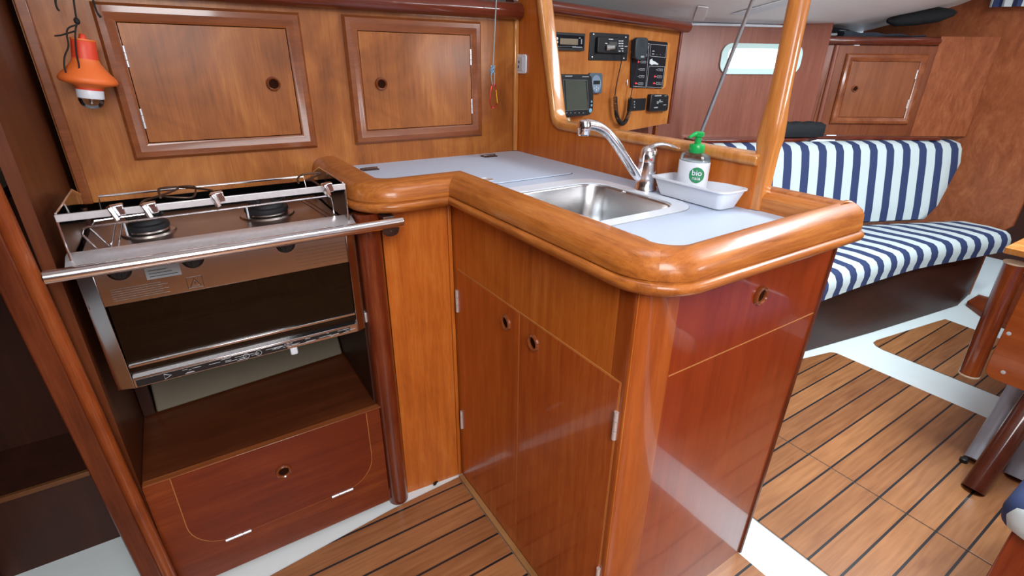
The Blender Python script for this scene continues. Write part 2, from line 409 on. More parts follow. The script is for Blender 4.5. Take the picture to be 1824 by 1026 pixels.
# flat overhead with hatch openings left clear
cb = MB()
cb.box(-1.6, -0.45, -1.6, 0.80, 1.81, 1.83); cb.box(0.35, 0.40, -1.6, 0.8, 1.81, 1.83); cb.box(0.85, 1.8, -1.6, 0.8, 1.81, 1.83)
cb.box(0.4, 0.85, -1.6, 0.38, 1.81, 1.83); cb.box(-0.45, 0.35, -0.2, 0.8, 1.81, 1.83)
cb.box(2.5, 4.6, -1.6, 0.3, 1.81, 1.83); cb.box(1.8, 2.5, -1.6, -0.25, 1.81, 1.83)
struct(cb.build('ceiling_overhead', M['head']), 'grey overhead with the deck hatches')
# white edge trim where the headliner meets the hull lining
tp = [Vector((x, y - 0.012, 1.379)) for x, y in hl if 1.3 < x < 3.4]
struct(MB().tube(tp, 0.006, 8).build('trim_1', M['whitep']), 'thin white trim along the edge of the headliner')
# pale facets on the headliner
def ceil_pt(u, v):  # march the pixel's ray to the headliner surface
    d = ray(u, v)
    lo = 0.3; t = lo
    while t < 8:
        p = C0 + d * t
        # distance from hull line
        k = None
        for a, b in zip(hl[:-1], hl[1:]):
            if a[0] <= p.x <= b[0]:
                k = a[1] + (b[1] - a[1]) * (p.x - a[0]) / (b[0] - a[0])
        if k is not None:
            dd = (k - p.y)
            if 0 <= dd <= 1.15:
                z = np.interp(dd, [q[0] for q in prof], [q[1] for q in prof])
                if p.z >= z: return p
        t += 0.004
    return C0 + d * 2.2
def ceil_patch(name, px, mat, th=0.004, lift=0.004):
    pts = [ceil_pt(*q) - ray(*q).normalized() * (lift + 0.01) for q in px]
    n = (pts[1] - pts[0]).cross(pts[2] - pts[0]).normalized()
    if n.z > 0: n = -n
    return MB().prism(pts, n * th).build(name, mat, bevel=0.0015)
o = ceil_patch('ceiling_cover', [(1243, 10), (1262, 12), (1254, 36), (1234, 35)], M['head']); tag(o, 'small rectangular grey cover plate on the headliner above the instrument panel', 'cover plate')

o = ceil_patch('trim_9', [(1300, 25), (1406, -4), (1406, 7), (1332, 26)], M['whitep']); struct(o, 'white wedge-shaped moulding on the headliner')
# hull-side walls
A0 = Vector((2.29, 1.80)); AW = R(-24)
AD = Vector((math.cos(AW), math.sin(AW))); AN = Vector((math.sin(AW), -math.cos(AW)))  # AN points into the cabin
def hw(s, z, out=0.0): return Vector((A0.x + AD.x * s + AN.x * out, A0.y + AD.y * s + AN.y * out, z))
# lining with a rounded porthole opening
def wall_with_hole():
    mb = MB(); s0, s1, z0, z1 = -0.40, 0.66, 0.0, 1.40
    hs0, hs1, hz0, hz1 = 0.085, 0.515, 1.165, 1.295
    hole = rrect(hs0, hs1, hz0, hz1, 0.045, 5)
    cx, cz = (hs0 + hs1) / 2, (hz0 + hz1) / 2
    outer = []
    for (a, b) in hole:
        dx, dz = a - cx, b - cz
        k = min(((s1 if dx > 0 else s0) - cx) / dx if abs(dx) > 1e-9 else 1e9, ((z1 if dz > 0 else z0) - cz) / dz if abs(dz) > 1e-9 else 1e9)
        outer.append((cx + dx * k, cz + dz * k))
    # outer ring misses the corners: snap nearest points
    for cs in ((s0, z0), (s1, z0), (s1, z1), (s0, z1)):
        i = min(range(len(outer)), key=lambda q: (outer[q][0] - cs[0]) ** 2 + (outer[q][1] - cs[1]) ** 2); outer[i] = cs
    r = [[hw(a, b, 0) for a, b in outer], [hw(a, b, 0) for a, b in hole], [hw(a, b, -0.04) for a, b in hole]]
    mb.rings(r, True, False)
    return mb.build('wall_hull', M['hull'], angle=30)
struct(wall_with_hole(), 'dull reddish hull lining around the porthole')
# porthole window
win = thing('window_1', 'wide rounded porthole with pale frame letting in daylight', 'window', hw(0.3, 1.23))
win['kind'] = 'structure'
mb = MB(); ho = rrect(0.080, 0.520, 1.160, 1.300, 0.05, 6); hi = rrect(0.118, 0.49, 1.186, 1.278, 0.02, 6)
mb.rings([[hw(a, b, 0.006) for a, b in ho], [hw(a, b, 0.010) for a, b in ho], [hw(a, b, 0.006) for a, b in hi], [hw(a, b, -0.05) for a, b in hi], [hw(a, b, -0.05) for a, b in ho]], True, False, True)
mb.build('window_frame', plain('pale_aqua_frame', '#BFD8D6', 0.35, mott=0.02), win)
mb = MB(); mb.prism([hw(a, b, -0.035) for a, b in hi], Vector((-AN.x, -AN.y, 0)) * 0.004); mb.build('window_pane', M['clearw'], win)
# bright topside seen through the porthole
sky = plain('bright_daylight', '#FFFFFF', 0.8, emit='#FFFFFF', emis=2.2)
q = MB().prism([hw(-0.25, 0.9, -0.25), hw(0.85, 0.9, -0.25), hw(0.85, 1.5, -0.25), hw(-0.25, 1.5, -0.25)], (0, 0.01, 0)).build('sky_outside', sky)
struct(q, 'overexposed daylight outside the porthole')
# galley outer wall (hull liner behind the lockers)
struct(MB().box(-1.6, 2.05, 1.985, 2.0, 0.0, 1.42).build('wall_back', M['cream']), 'cream hull liner behind the galley')
struct(MB().prism([(2.885, 1.575, 0.8), (3.3, 1.655, 0.8), (3.7, 1.80, 0.8), (3.7, 1.83, 0.8), (3.3, 1.685, 0.8), (2.885, 1.605, 0.8)], (0, 0, 0.60)).build('wall_locker', plain('navy_gap_shade', '#20242E', 0.8)), 'navy panel standing in for the shaded gap above the side cabinet')  # dark panel painted as the shade above the cabinet
# closing walls of the cabin behind the camera
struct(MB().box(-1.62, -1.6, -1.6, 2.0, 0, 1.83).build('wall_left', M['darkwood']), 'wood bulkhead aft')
bwall = MB(); bwall.box(-1.6, 4.6, -1.62, -1.6, 0.9, 1.83)
struct(MB().box(-1.6, 4.6, -1.62, -1.6, 0, 0.9).build('wall_front', M['hull']), 'wood lining low on the opposite side of the cabin')
struct(bwall.build('wall_front_upper', M['gel']), 'pale liner high on the opposite side of the cabin')
struct(MB().box(4.58, 4.6, -1.6, 1.3, 0, 1.83).build('wall_right', M['darkwood']), 'dark forward cabin bulkhead')

# galley wall panel with lockers (plane y = 1.49)
YW = 1.49
wp = MB(); wp.box(-0.215, 0.97, YW, YW + 0.015, 0.895, 1.345)
struct(wp.build('wall_galley', M['wall']), 'varnished panel behind stove and counter')
# corner strip between panel and left bulkhead
struct(MB().box(-0.212, -0.192, YW - 0.014, YW, 0.895, 1.5).build('trim_2', M['frame'], bevel=0.003), 'vertical corner strip beside the left bulkhead')
struct(MB().box(0.958, 0.9745, YW - 0.012, YW, 0.926, 1.33).build('trim_3', M['trimw'], bevel=0.004), 'thin vertical corner strip in the galley corner')

# left bulkhead with its front posts
bh = MB()
bh.prism([(-0.225, 1.12, 0), (-0.225, 1.97, 0), (-0.225, 1.97, 1.6), (-0.225, 1.12, 1.6)], (-0.02, 0, 0))
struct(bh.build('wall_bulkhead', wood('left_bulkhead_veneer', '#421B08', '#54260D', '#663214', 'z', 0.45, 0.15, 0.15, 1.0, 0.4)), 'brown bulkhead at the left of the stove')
po = MB()
def lean(x, z): return x - 0.03 * (z - 0.0) / 0.9
for (x0, x1, y0, y1) in ((-0.270, -0.236, 1.085, 1.13),):
    po.hexa([(x0, y0, 0), (x1, y0, 0), (x1, y1, 0), (x0, y1, 0)], [(lean(x0, 1.6), y0, 1.6), (lean(x1, 1.6), y0, 1.6), (lean(x1, 1.6), y1, 1.6), (lean(x0, 1.6), y1, 1.6)])
pst = thing('bulkhead_post', 'tall dark wooden post with worn rounded edge at left of stove', 'post', (-0.25, 1.1, 0))
po.build('board', M['red'], pst, bevel=0.003)
pr = MB(); pr.tube([(-0.227, 1.098, 0.0), (lean(-0.227, 1.6), 1.098, 1.6)], 0.0135, 14); pr.build('rounded_edge', wood('worn_round_edge', '#5A230C', '#7E3A18', '#9A5228', 'z', 0.3, 0.7, 0.1, 1.2, 0.4), pst)

# dark storage space left of the bulkhead
dl = MB(); dl.box(-0.60, -0.27, 1.41, 1.43, 0.0, 0.240); dl.box(-0.60, -0.27, 1.43, 1.62, 0.225, 0.240); dl.box(-0.60, -0.27, 1.62, 1.64, 0.24, 0.97)
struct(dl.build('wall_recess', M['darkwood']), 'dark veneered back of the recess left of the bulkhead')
struct(MB().box(-1.4, -0.275, 0.75, 1.43, 0.97, 0.99).build('wall_shade_top', M['darkwood']), 'unseen panel added over the recess to keep it dark'); struct(MB().box(-0.62, -0.60, 0.75, 1.43, 0.0, 0.99).build('wall_shade_side', M['darkwood']), 'unseen side panel added to shade the recess')  # out-of-view panels added to block light from the recess
s = MB(); s.box(-0.60, -0.262, 1.397, 1.41, 0.232, 0.246); tag(s.build('shelf_edge', wood('dull_shelf_edge', '#4E2C16', '#6A4022', '#7E5230', 'x', 0.5, 0.1), bevel=0.002), 'thin light brown shelf edge in the dark recess at far left', 'shelf')
# burl bulkhead forward of the settee
b = MB(); b.prism([(3.66, 0.74, 0.43), (3.66, 0.80, 0.36), (3.66, 0.80, 0.0), (3.66, 1.75, 0.0), (3.66, 1.75, 1.60), (3.66, 0.9, 1.75), (3.66, 0.72, 1.75)], (0.025, 0, 0))
struct(b.build('wall_forward', M['burl'], bevel=0.004), 'figured mahogany bulkhead at the forward end of the settee')

# ================================================================== DIVIDER, POST, SILL
XD = 0.975
def edge_path():
    pts = [(1.440, 1.60), (1.373, 1.368), (1.292, 1.09)]
    pts += [(p.x, p.y) for p in bez((1.292, 1.09, 0), (1.283, 1.045, 0), (1.275, 1.030, 0), (1.235, 1.029, 0), 8)][1:]
    pts += [(0.60, 1.026)]
    return pts
ep = edge_path()
dv = MB(); poly = [(1.49, 0.90), (1.49, 1.60)] + ep + [(0.60, 0.90)]
dv.prism([(XD, y, z) for y, z in poly], (0.03, 0, 0))
struct(dv.build('wall_divider', M['panel']), 'varnished divider panel behind the sink with a large opening')
ou = outs2d(ep, 1)
mo = MB(); pr_ = [(-0.012, -0.004), (-0.012, 0.034), (-0.007, 0.040), (0.006, 0.040), (0.012, 0.034), (0.012, -0.003), (0.006, -0.009), (-0.007, -0.009)]
rings = [[Vector((XD + b_, p[0] + o_[0] * a_, p[1] + o_[1] * a_)) for a_, b_ in pr_] for p, o_ in zip(ep, ou)]
mo.rings(rings)
struct(mo.build('trim_4', M['trimw'], bevel=0.004, angle=50), 'light varnished moulding round the opening above the sink')

pil = thing('wooden_pillar', 'round varnished wooden pillar with thick squared base on the counter end', 'pillar', (0.995, 0.595, 0.926))
cxp, cyp = 0.995, 0.597
pm = MB(); rg = []
for z, hx, hy, rr in ((0.9265, .0165, .0155, .006), (1.0, .017, .016, .006), (1.045, .0185, .0175, .008), (1.065, .0215, .0205, .010), (1.10, .0215, .021, .015), (1.14, .0195, .0195, .018), (1.18, .0188, .0188, .0185), (1.3, .0185, .0185, .0182), (1.6, .0185, .0185, .0182), (1.8, .0185, .0185, .0182)):
    rg.append([Vector((cxp + a_, cyp + b_, z)) for a_, b_ in rrect(-hx, hx, -hy, hy, rr, 5)])
pm.rings(rg); pm.build('shaft', wood('pillar_wood', '#A45C26', '#C27A3C', '#D99A58', 'z', 0.28, 0.9, 0.08, 1.3, 0.15), pil, angle=50)

# ================================================================== GALLEY COUNTER
ct = thing('galley_worktop', 'white L-shaped worktop with thick rounded wooden rim', 'worktop', (0.6, 0.9, 0.88))
# laminate with the sink cut out : built of pieces
ZT = 0.925
sx0, sx1, sy0, sy1 = 0.586, 0.876, 0.690, 0.968
lam = MB()
def ringfill(mb, outer, inner, z, dz):
    cx = sum(p[0] for p in inner) / len(inner); cy = sum(p[1] for p in inner) / len(inner)
    x0, x1, y0, y1 = outer
    out = []
    for (a_, b_) in inner:
        dx, dy = a_ - cx, b_ - cy
        k = min(((x1 if dx > 0 else x0) - cx) / dx if abs(dx) > 1e-9 else 1e9, ((y1 if dy > 0 else y0) - cy) / dy if abs(dy) > 1e-9 else 1e9)
        out.append((cx + dx * k, cy + dy * k))
    for cs in ((x0, y0), (x1, y0), (x1, y1), (x0, y1)):
        i = min(range(len(out)), key=lambda q_: (out[q_][0] - cs[0]) ** 2 + (out[q_][1] - cs[1]) ** 2); out[i] = cs
    mb.rings([[Vector((a_, b_, z)) for a_, b_ in out], [Vector((a_, b_, z)) for a_, b_ in inner], [Vector((a_, b_, z + dz)) for a_, b_ in inner]], True, False)
basin_in = rrect(sx0, sx1, sy0, sy1, 0.05, 6)
ringfill(lam, (0.56, XD, 0.63, 1.02), basin_in, ZT, -0.012)
lam.add([(0.57, 0.450, ZT), (1.0, 0.450, ZT), (1.0, 0.63, ZT), (0.56, 0.63, ZT)], [(0, 1, 2, 3)])
lam.add([(0.56, 1.02, ZT), (XD, 1.02, ZT), (XD, 1.49, ZT), (0.56, 1.49, ZT)], [(0, 1, 2, 3)])
lam.add([(0.34, 1.10, ZT), (0.56, 1.10, ZT), (0.56, 1.49, ZT), (0.34, 1.49, ZT)], [(0, 1, 2, 3)])
lam.build('laminate_top', M['white'], ct)
# rim
def rim_path():
    p = [(0.298, 1.49)]
    p += arc(0.298 + 0.10, 1.060 + 0.10, 0.10, 180, 270, 12)
    p += [(0.508, 1.060)]
    p += arc(0.508 + 0.095, 0.417 + 0.095, 0.095, 180, 270, 12)
    p += arc(1.078 - 0.022, 0.417 + 0.022, 0.022, 270, 360, 6)
    p += [(1.078, 0.628)]
    return p
rp_ = rim_path(); oo = outs2d(rp_, 1)
profr = [(-0.072, 0.926), (-0.072, 0.950), (-0.068, 0.955), (-0.060, 0.9575), (-0.044, 0.9575), (-0.028, 0.955), (-0.016, 0.9505), (-0.007, 0.943), (-0.002, 0.934), (0.0, 0.925), (0.0, 0.9165), (-0.003, 0.9155), (-0.003, 0.9135),
         (0.002, 0.9125), (0.006, 0.909), (0.007, 0.904), (0.004, 0.897), (-0.004, 0.891), (-0.012, 0.888), (-0.045, 0.888)]
i0 = next(i for i, p in enumerate(rp_) if p == (0.508, 1.060))
rm1 = MB(); rm1.sweep(profr, rp_[:i0 + 1], oo[:i0 + 1]); rm1.build('stove_side_rim', M['rim'], ct, angle=40)
i1 = i0 + 13
def kfac(i):   # the rim narrows round the front corner
    return 1.0 if i <= i0 + 1 else (max(0.42, 1.0 - 0.58 * (i - i0 - 1) / 12) if i <= i1 else (0.42 if i < len(rp_) - 4 else 1.0))
def rim_rings(a_, b_):
    out = []
    for i in range(a_, b_):
        p, o = rp_[i], oo[i]; k = kfac(i)
        out.append([Vector((p[0] + o[0] * q[0], p[1] + o[1] * q[0], q[1])) for q in [((a2 if a2 > -0.02 else -0.02 + (a2 + 0.02) * k), z2) for a2, z2 in profr]])
    return out
rm2 = MB(); rm2.rings(rim_rings(i0, i1 - 5)); rm2.build('long_front_rim', M['rimy'], ct, angle=40)
rm3 = MB(); rm3.rings(rim_rings(i1 - 6, len(rp_)))
rm3.v = [Vector((p.x, p.y, p.z + (0.010 * max(0, min(1, (p.x - 0.6) / 0.42)) if p.z > 0.930 else 0))) for p in rm3.v]
rm3.build('end_rim', M['rim'], ct, angle=40)
# upstand right of the pillar
us = MB(); us.prism([(0.985, 0, 0.926), (0.985, 0, 0.952), (0.991, 0, 0.958), (1.0, 0, 0.963), (1.015, 0, 0.964), (1.015, 0, 0.89), (0.985, 0, 0.89)], (0, 0.155, 0))
us.v = [Vector((p.x, p.y + 0.455, p.z)) for p in us.v]
us.build('upstand', M['rimy'], ct, angle=40)
# lid of the cool box let into the top
lid = MB(); lp = [(0.392, 1.085), (0.62, 1.085), (0.645, 1.06), (0.885, 1.075), (0.905, 1.10), (0.862, 1.385), (0.845, 1.402), (0.392, 1.385)]
lp = [(0.388, 1.392), (0.388, 1.12), (0.60, 1.12), (0.65, 1.072)] + [(p.x, p.y) for p in bez((0.87, 1.076, 0), (0.893, 1.076, 0), (0.897, 1.085, 0), (0.893, 1.11, 0), 5)] + [(p.x, p.y) for p in bez((0.862, 1.37, 0), (0.858, 1.41, 0), (0.85, 1.43, 0), (0.82, 1.428, 0), 5)]
gl = MB(); gl.prism([(x, y, ZT + 0.0002) for x, y in lp], (0, 0, 0.0006)); 
gl.v = [Vector((0.64 + (p.x - 0.64) * 1.009, 1.22 + (p.y - 1.22) * 1.012, p.z + 0.0002)) for p in gl.v]
gl.build('lid_gap', M['grey'], ct)
lo = MB().prism([(x, y, ZT + 0.0002) for x, y in lp], (0, 0, 0.0028)).build('cool_box_lid', M['white'], ct, bevel=0.0008)
for hx, hy in ((0.430, 1.393), (0.825, 1.418)):
    h = MB(); h.box(hx - 0.022, hx + 0.022, hy - 0.016, hy - 0.002, 0.9282, 0.931); h.box(hx - 0.022, hx + 0.022, hy + 0.002, hy + 0.016, 0.9258, 0.931)
    h.tube([(hx - 0.022, hy, 0.931), (hx + 0.022, hy, 0.931)], 0.0035, 8)
    for a_ in (-0.012, 0.012):
        for b_ in (-0.009, 0.009): h.lathe([(0.0028, 0), (0.0028, 0.0008), (0.001, 0.0012)], (hx + a_, hy + b_, 0.931), n=8)
    h.build('lid_hinge', M['brownp'], lo)
h = MB(); h.lathe([(0.020, 0.0), (0.020, 0.0014), (0.0165, 0.0018), (0.0155, 0.0005)], (0.640, 1.118, 0.9281), n=24); h.build('lid_pull_ring', M['steel'], lo)
# sink basin
sk = MB(); rg = []
for (ins, z, r_) in ((0.0, 0.9262, 0.05), (0.002, 0.918, 0.05), (0.010, 0.85, 0.055), (0.014, 0.80, 0.055), (0.03, 0.782, 0.05), (0.06, 0.778, 0.03)):
    rg.append([Vector((a_, b_, z)) for a_, b_ in rrect(sx0 + ins, sx1 - ins, sy0 + ins, sy1 - ins, r_, 6)])
sk.rings(rg, True, False); n_ = len(rg[0]); sk.add(rg[-1], [list(range(n_))])
bs = sk.build('sink_basin', M['basin'], ct, angle=60)
sd = bs.modifiers.new('t', 'SOLIDIFY'); sd.thickness = 0.0012; sd.offset = 0
d = MB(); d.lathe([(0.034, 0), (0.034, 0.002), (0.026, 0.003), (0.022, 0.0006)], ((sx0 + sx1) / 2, (sy0 + sy1) / 2, 0.779), n=24); d.build('drain', M['chrome'], bs)
# white flange of the sink, its outer edge a fine grey line
fl = MB(); fo = rrect(sx0 - 0.014, sx1 + 0.030, sy0 - 0.030, sy1 + 0.050, 0.07, 6); fi = rrect(sx0 + 0.001, sx1 - 0.001, sy0 + 0.001, sy1 - 0.001, 0.05, 6)
fl.rings([[Vector((a_, b_, ZT + 0.0003)) for a_, b_ in fo], [Vector((a_, b_, ZT + 0.0016)) for a_, b_ in fo], [Vector((a_, b_, ZT + 0.0022)) for a_, b_ in fi], [Vector((a_, b_, ZT - 0.002)) for a_, b_ in fi]], True, False)
fl.build('sink_flange', M['whitep'], ct)
f2 = MB(); f2.tube([(a_, b_, ZT + 0.0006) for a_, b_ in fo], 0.0011, 6, closed=True); f2.build('flange_seam', M['midgrey'], ct)
ck = MB(); ck.lathe([(0.005, 0), (0.005, 0.003), (0.003, 0.005)], (0.852, 0.842, ZT + 0.001), n=12); ck.build('clip', M['chrome'], ct)

# ================================================================== SINK CABINET
def finger_ring(O, N, parent, r=0.019, name='finger_ring'):
    mb = MB(); O = Vector(O); N = Vector(N)
    mb.lathe([(r * 0.60, 0.0006), (r * 0.64, 0.0045), (r * 0.78, 0.0068), (r * 0.94, 0.0048), (r, 0.0004)], O, N, 28, 0)
    mb.lathe([(r * 0.62, 0.0005), (r * 0.62, 0.0012)], O, N, 24, 1)
    return mb.build(name, [M['ring'], M['hole']], parent)
def hinge(p0, p1, r, parent, name='hinge'):
    p0, p1 = Vector(p0), Vector(p1); mb = MB()
    k = 3; d = (p1 - p0) / k
    for i in range(k): mb.tube([p0 + d * (i + 0.03), p0 + d * (i + 0.97)], r, 10)
    return mb.build(name, M['steel'], parent)
cab = thing('sink_cabinet', 'varnished sink cabinet with two slanting-topped doors and rounded corner', 'cabinet', (0.78, 0.8, 0.0))
XF, YE = 0.540, 0.465
bd = MB()
# carcass : front skin, end skin, back
bd.prism([(XF, 1.118, 0.001), (XF, 1.118, 0.887), (XF, 0.480, 0.887), (XF, 0.480, 0.001)], (0.014, 0, 0))
bd.build('front_frame', M['panel'], cab)
bk = MB(); bk.box(XF + 0.02, 1.02, 0.50, 1.48, 0.02, 0.76); bk.build('carcass', M['darkwood'], cab)
# end panel, tapering towards the floor
en = MB(); en.hexa([(0.617, YE, 0.001), (1.040, YE + 0.004, 0.001), (1.040, YE + 0.02, 0.001), (0.617, YE + 0.016, 0.001)],
                   [(0.617, YE, 0.887), (1.090, YE + 0.001, 0.887), (1.090, YE + 0.017, 0.887), (0.617, YE + 0.016, 0.887)])
en.build('end_panel', M['end'], cab)
sl = MB(); sl.hexa([(0.620, YE - 0.0008, 0.7135), (1.076, YE + 0.0005, 0.7135), (1.076, YE + 0.004, 0.7135), (0.620, YE + 0.004, 0.7135)],
                   [(0.620, YE - 0.0008, 0.7155), (1.076, YE + 0.0005, 0.7155), (1.076, YE + 0.004, 0.7155), (0.620, YE + 0.004, 0.7155)])
ep_ = sl.build('end_seam', M['seam'], cab)
ed = MB(); ed.tube([(1.044, YE + 0.004, 0.001), (1.092, YE + 0.002, 0.887)], 0.006, 8); ed.build('edge_bead', M['red'], cab)
rs = MB(); rs.box(1.03, 1.042, YE + 0.02, 1.40, 0.001, 0.887); rs.build('side_panel', M['darkwood'], cab)
# rounded corner post
cp = MB(); arcp = [(XF - 0.001, 0.4925), (XF - 0.001, 0.488)] + [(0.617 - 0.078 * math.cos(R(a_)), 0.488 - 0.024 * math.sin(R(a_)) ** 0.8) for a_ in range(6, 91, 7)]
cp.prism([(x, y, 0.001) for x, y in arcp] + [(0.617, 0.52, 0.001), (XF, 0.52, 0.001)], (0, 0, 0.883))
cp.build('corner_post', wood('rounded_corner_post', '#7A3210', '#984818', '#AE5A26', 'z', 0.28, 0.8, 0.08, 1.1, 0.2), cab, angle=40)
def cdoor(y0, y1, z0, z1, name):
    d_ = MB(); d_.box(XF - 0.0022, XF + 0.001, y0, y1, z0, z1)
    return d_.build(name, M['door'], cab, bevel=0.0006)
d1 = cdoor(0.8015, 1.094, 0.012, 0.7115, 'door'); d2 = cdoor(0.496, 0.7985, 0.012, 0.7115, 'door')
sm = MB(); sm.box(XF - 0.0016, XF + 0.002, 0.494, 1.096, 0.7115, 0.7140); sm.box(XF - 0.0016, XF + 0.002, 0.7987, 0.8013, 0.012, 0.7115); sm.box(XF - 0.0016, XF + 0.002, 1.094, 1.0963, 0.012, 0.7115); sm.box(XF - 0.0016, XF + 0.002, 0.4936, 0.496, 0.012, 0.7115)
sm.build('door_seam', M['seam'], cab)
finger_ring(onx(902, 574, XF - 0.002), (-1, 0, 0), d1); finger_ring(onx(951, 610, XF - 0.002), (-1, 0, 0), d2)
for (u, v0, v1) in ((815, 515, 553), (821, 728, 757)):
    z0 = onx(u, v1, XF).z; z1 = onx(u, v0, XF).z; hinge((XF - 0.004, 1.096, z0), (XF - 0.004, 1.096, z1), 0.0045, d1)
for (u, v0, v1) in ((1115, 742, 797), (1076, 1018, 1060)):
    z0 = onx(u, v1, XF).z; z1 = onx(u, v0, XF).z; hinge((XF - 0.004, 0.494, z0), (XF - 0.004, 0.494, z1), 0.0045, d2)
finger_ring(ony(1354, 526, YE), (0, -1, 0), cab)
# kick strip along the floor
kb = MB(); kb.box(0.522, XF - 0.0025, 0.50, 1.105, 0.0047, 0.012); kb.build('kick_strip', wood('worn_plinth_strip', '#7A5634', '#93693F', '#A87C50', 'y', 0.5, 0.1, 0.3), cab, bevel=0.001)
# narrow panel between stove recess and sink doors
np_ = thing('narrow_panel', 'plain varnished upright panel between stove and sink doors', 'panel', (0.45, 1.12, 0))
w = MB(); w.prism([(0.3645, 1.134, 0.001), (XF - 0.001, 1.119, 0.001), (XF - 0.001, 1.119, 0.887), (0.3645, 1.134, 0.887)], (0, 0.014, 0)); w.build('board', M['panel'], np_)
w = MB(); w.box(XF - 0.013, XF - 0.003, 1.112, 1.119, 0.006, 0.887); w.build('corner_bead', M['panel'], np_, bevel=0.002)
pp = MB(); pp.prism([(0.362, 1.150, 0.001)] + [(x, y, 0.001) for x, y in arc(0.334, 1.132, 0.028, 0, -180, 12)] + [(0.306, 1.150, 0.001)], (0, 0, 0.883)); pp.v = [Vector((p.x - 0.004 * p.z, p.y, p.z)) for p in pp.v]
o = pp.build('round_post', wood('worn_round_post', '#48190C', '#682A14', '#8A4220', 'z', 0.28, 0.8, 0.08, 1.4, 0.3), angle=40, loc=(0.334, 1.13, 0)); tag(o, 'dark rounded wooden post with worn edge right of the stove', 'post')

# ================================================================== STOVE RECESS
# locker under the stove
lk = thing('under_stove_locker', 'low red-brown locker with drop-front hatch under the stove', 'locker', (0.05, 1.3, 0.0))
w = MB(); w.prism([(-0.224, 1.120, 0.02), (0.304, 1.120, 0.02), (0.304, 1.120, 0.352), (-0.224, 1.120, 0.352)], (0, 0.016, 0)); 
# coved foot
w.prism([(-0.224, 1.120, 0.06), (-0.224, 1.124, 0.02), (-0.224, 1.14, 0.001), (-0.224, 1.16, 0.001), (-0.224, 1.16, 0.06)], (0.542, 0, 0))
w.build('front_panel', M['locker'], lk)
w = MB(); w.box(-0.224, 0.304, 1.1365, 1.60, 0.335, 0.352); w.build('shelf_top', M['shelf'], lk)
w = MB(); w.box(-0.222, 0.316, 1.1175, 1.1365, 0.3522, 0.3555); w.build('shelf_lip', M['frame'], lk, bevel=0.001)
def hatch_outline(g=0.0):
    x0, x1, z0, z1 = -0.172 - g, 0.268 + g, 0.120 - g, 0.3515
    return [(x0, z1), (x1, z1)] + [(x1 - 0.085 + 0.085 * math.cos(R(a_)), z0 + 0.085 + 0.085 * math.sin(R(a_))) for a_ in range(0, -91, -10)] + [(x0 + 0.085 + 0.085 * math.cos(R(a_)), z0 + 0.085 + 0.085 * math.sin(R(a_))) for a_ in range(-90, -181, -10)]
w = MB(); w.prism([(x, 1.1194, z) for x, z in hatch_outline(0.0012)], (0, 0.002, 0)); w.build('hatch_seam', M['seam'], lk)
w = MB(); w.prism([(x, 1.1180, z) for x, z in hatch_outline(-0.0008)], (0, 0.003, 0)); ht = w.build('hatch_door', wood('hatch_veneer', '#541A08', '#6A260C', '#7E3614', 'x', 0.42, 0.15, 0.2, 1.0, 0.25), lk)
finger_ring((0.049, 1.1178, 0.263), (0, -1, 0), ht)
for a_, b_ in ((-0.108, -0.050), (0.148, 0.206)): hinge((a_, 1.1165, 0.1205), (b_, 1.1165, 0.1205), 0.0035, ht)
# side cheek, cream hull moulding behind
w = MB(); w.box(0.300, 0.312, 1.15, 1.66, 0.36, 0.88); struct(w.build('wall_cheek', M['darkwood']), 'dark side of the stove recess next to the post')
w = MB(); w.hexa([(-0.195, 1.40, 0.356), (0.297, 1.44, 0.356), (0.297, 1.50, 0.356), (-0.195, 1.46, 0.356)], [(-0.195, 1.66, 0.76), (0.297, 1.70, 0.76), (0.297, 1.76, 0.76), (-0.195, 1.72, 0.76)])
struct(w.build('wall_liner', M['cream'], bevel=0.004), 'sloping cream hull moulding behind the stove')
w = MB(); w.box(-0.223, -0.198, 1.40, 1.42, 0.356, 0.9); struct(w.build('trim_5', M['darkwood']), 'dark strip beside the cream moulding')
w = MB(); w.box(-0.223, 0.96, 1.78, 1.80, 0.36, 1.31); struct(w.build('wall_stove_back', M['dark']), 'black panel standing in for the shade behind the stove')  # black colour replaces the shade in the gap behind the stove
# gas hose
hp = spline([(-0.02, 1.50, 0.62), (-0.03, 1.44, 0.55), (0.01, 1.38, 0.50), (0.07, 1.38, 0.50), (0.11, 1.43, 0.55), (0.12, 1.50, 0.62)], 6)
tag(MB().tube(hp, 0.006, 10).build('gas_hose', M['hose']), 'orange gas hose looping down behind the stove', 'hose')

# grab bar
gb = thing('grab_bar', 'chrome grab bar across the front of the stove', 'grab bar', (0.07, 1.05, 0.873))
w = MB(); w.tube([(-0.232, 1.052, 0.872), (-0.230, 1.052, 0.872), (0.384, 1.050, 0.874), (0.386, 1.050, 0.874)], [0.009, 0.0115, 0.0115, 0.0110], 20); w.build('rail', M['chrome'], gb)
w = MB(); w.box(0.345, 0.372, 1.058, 1.095, 0.8795, 0.8875); w.build('top_bracket', M['brownp'], gb, bevel=0.001)
w = MB(); w.prism([(x, 1.046, z) for x, z in [(0.336, 0.868), (0.378, 0.868)] + [(0.357 + 0.018 * math.cos(R(a_)), 0.857 + 0.012 * math.sin(R(a_))) for a_ in range(0, -181, -20)]], (0, 0.004, 0)); w.lathe([(0.003, 0), (0.003, 0.001)], (0.357, 1.046, 0.856), (0, -1, 0), 10)
w.build('mounting_plate', M['brownp'], gb, bevel=0.0006)

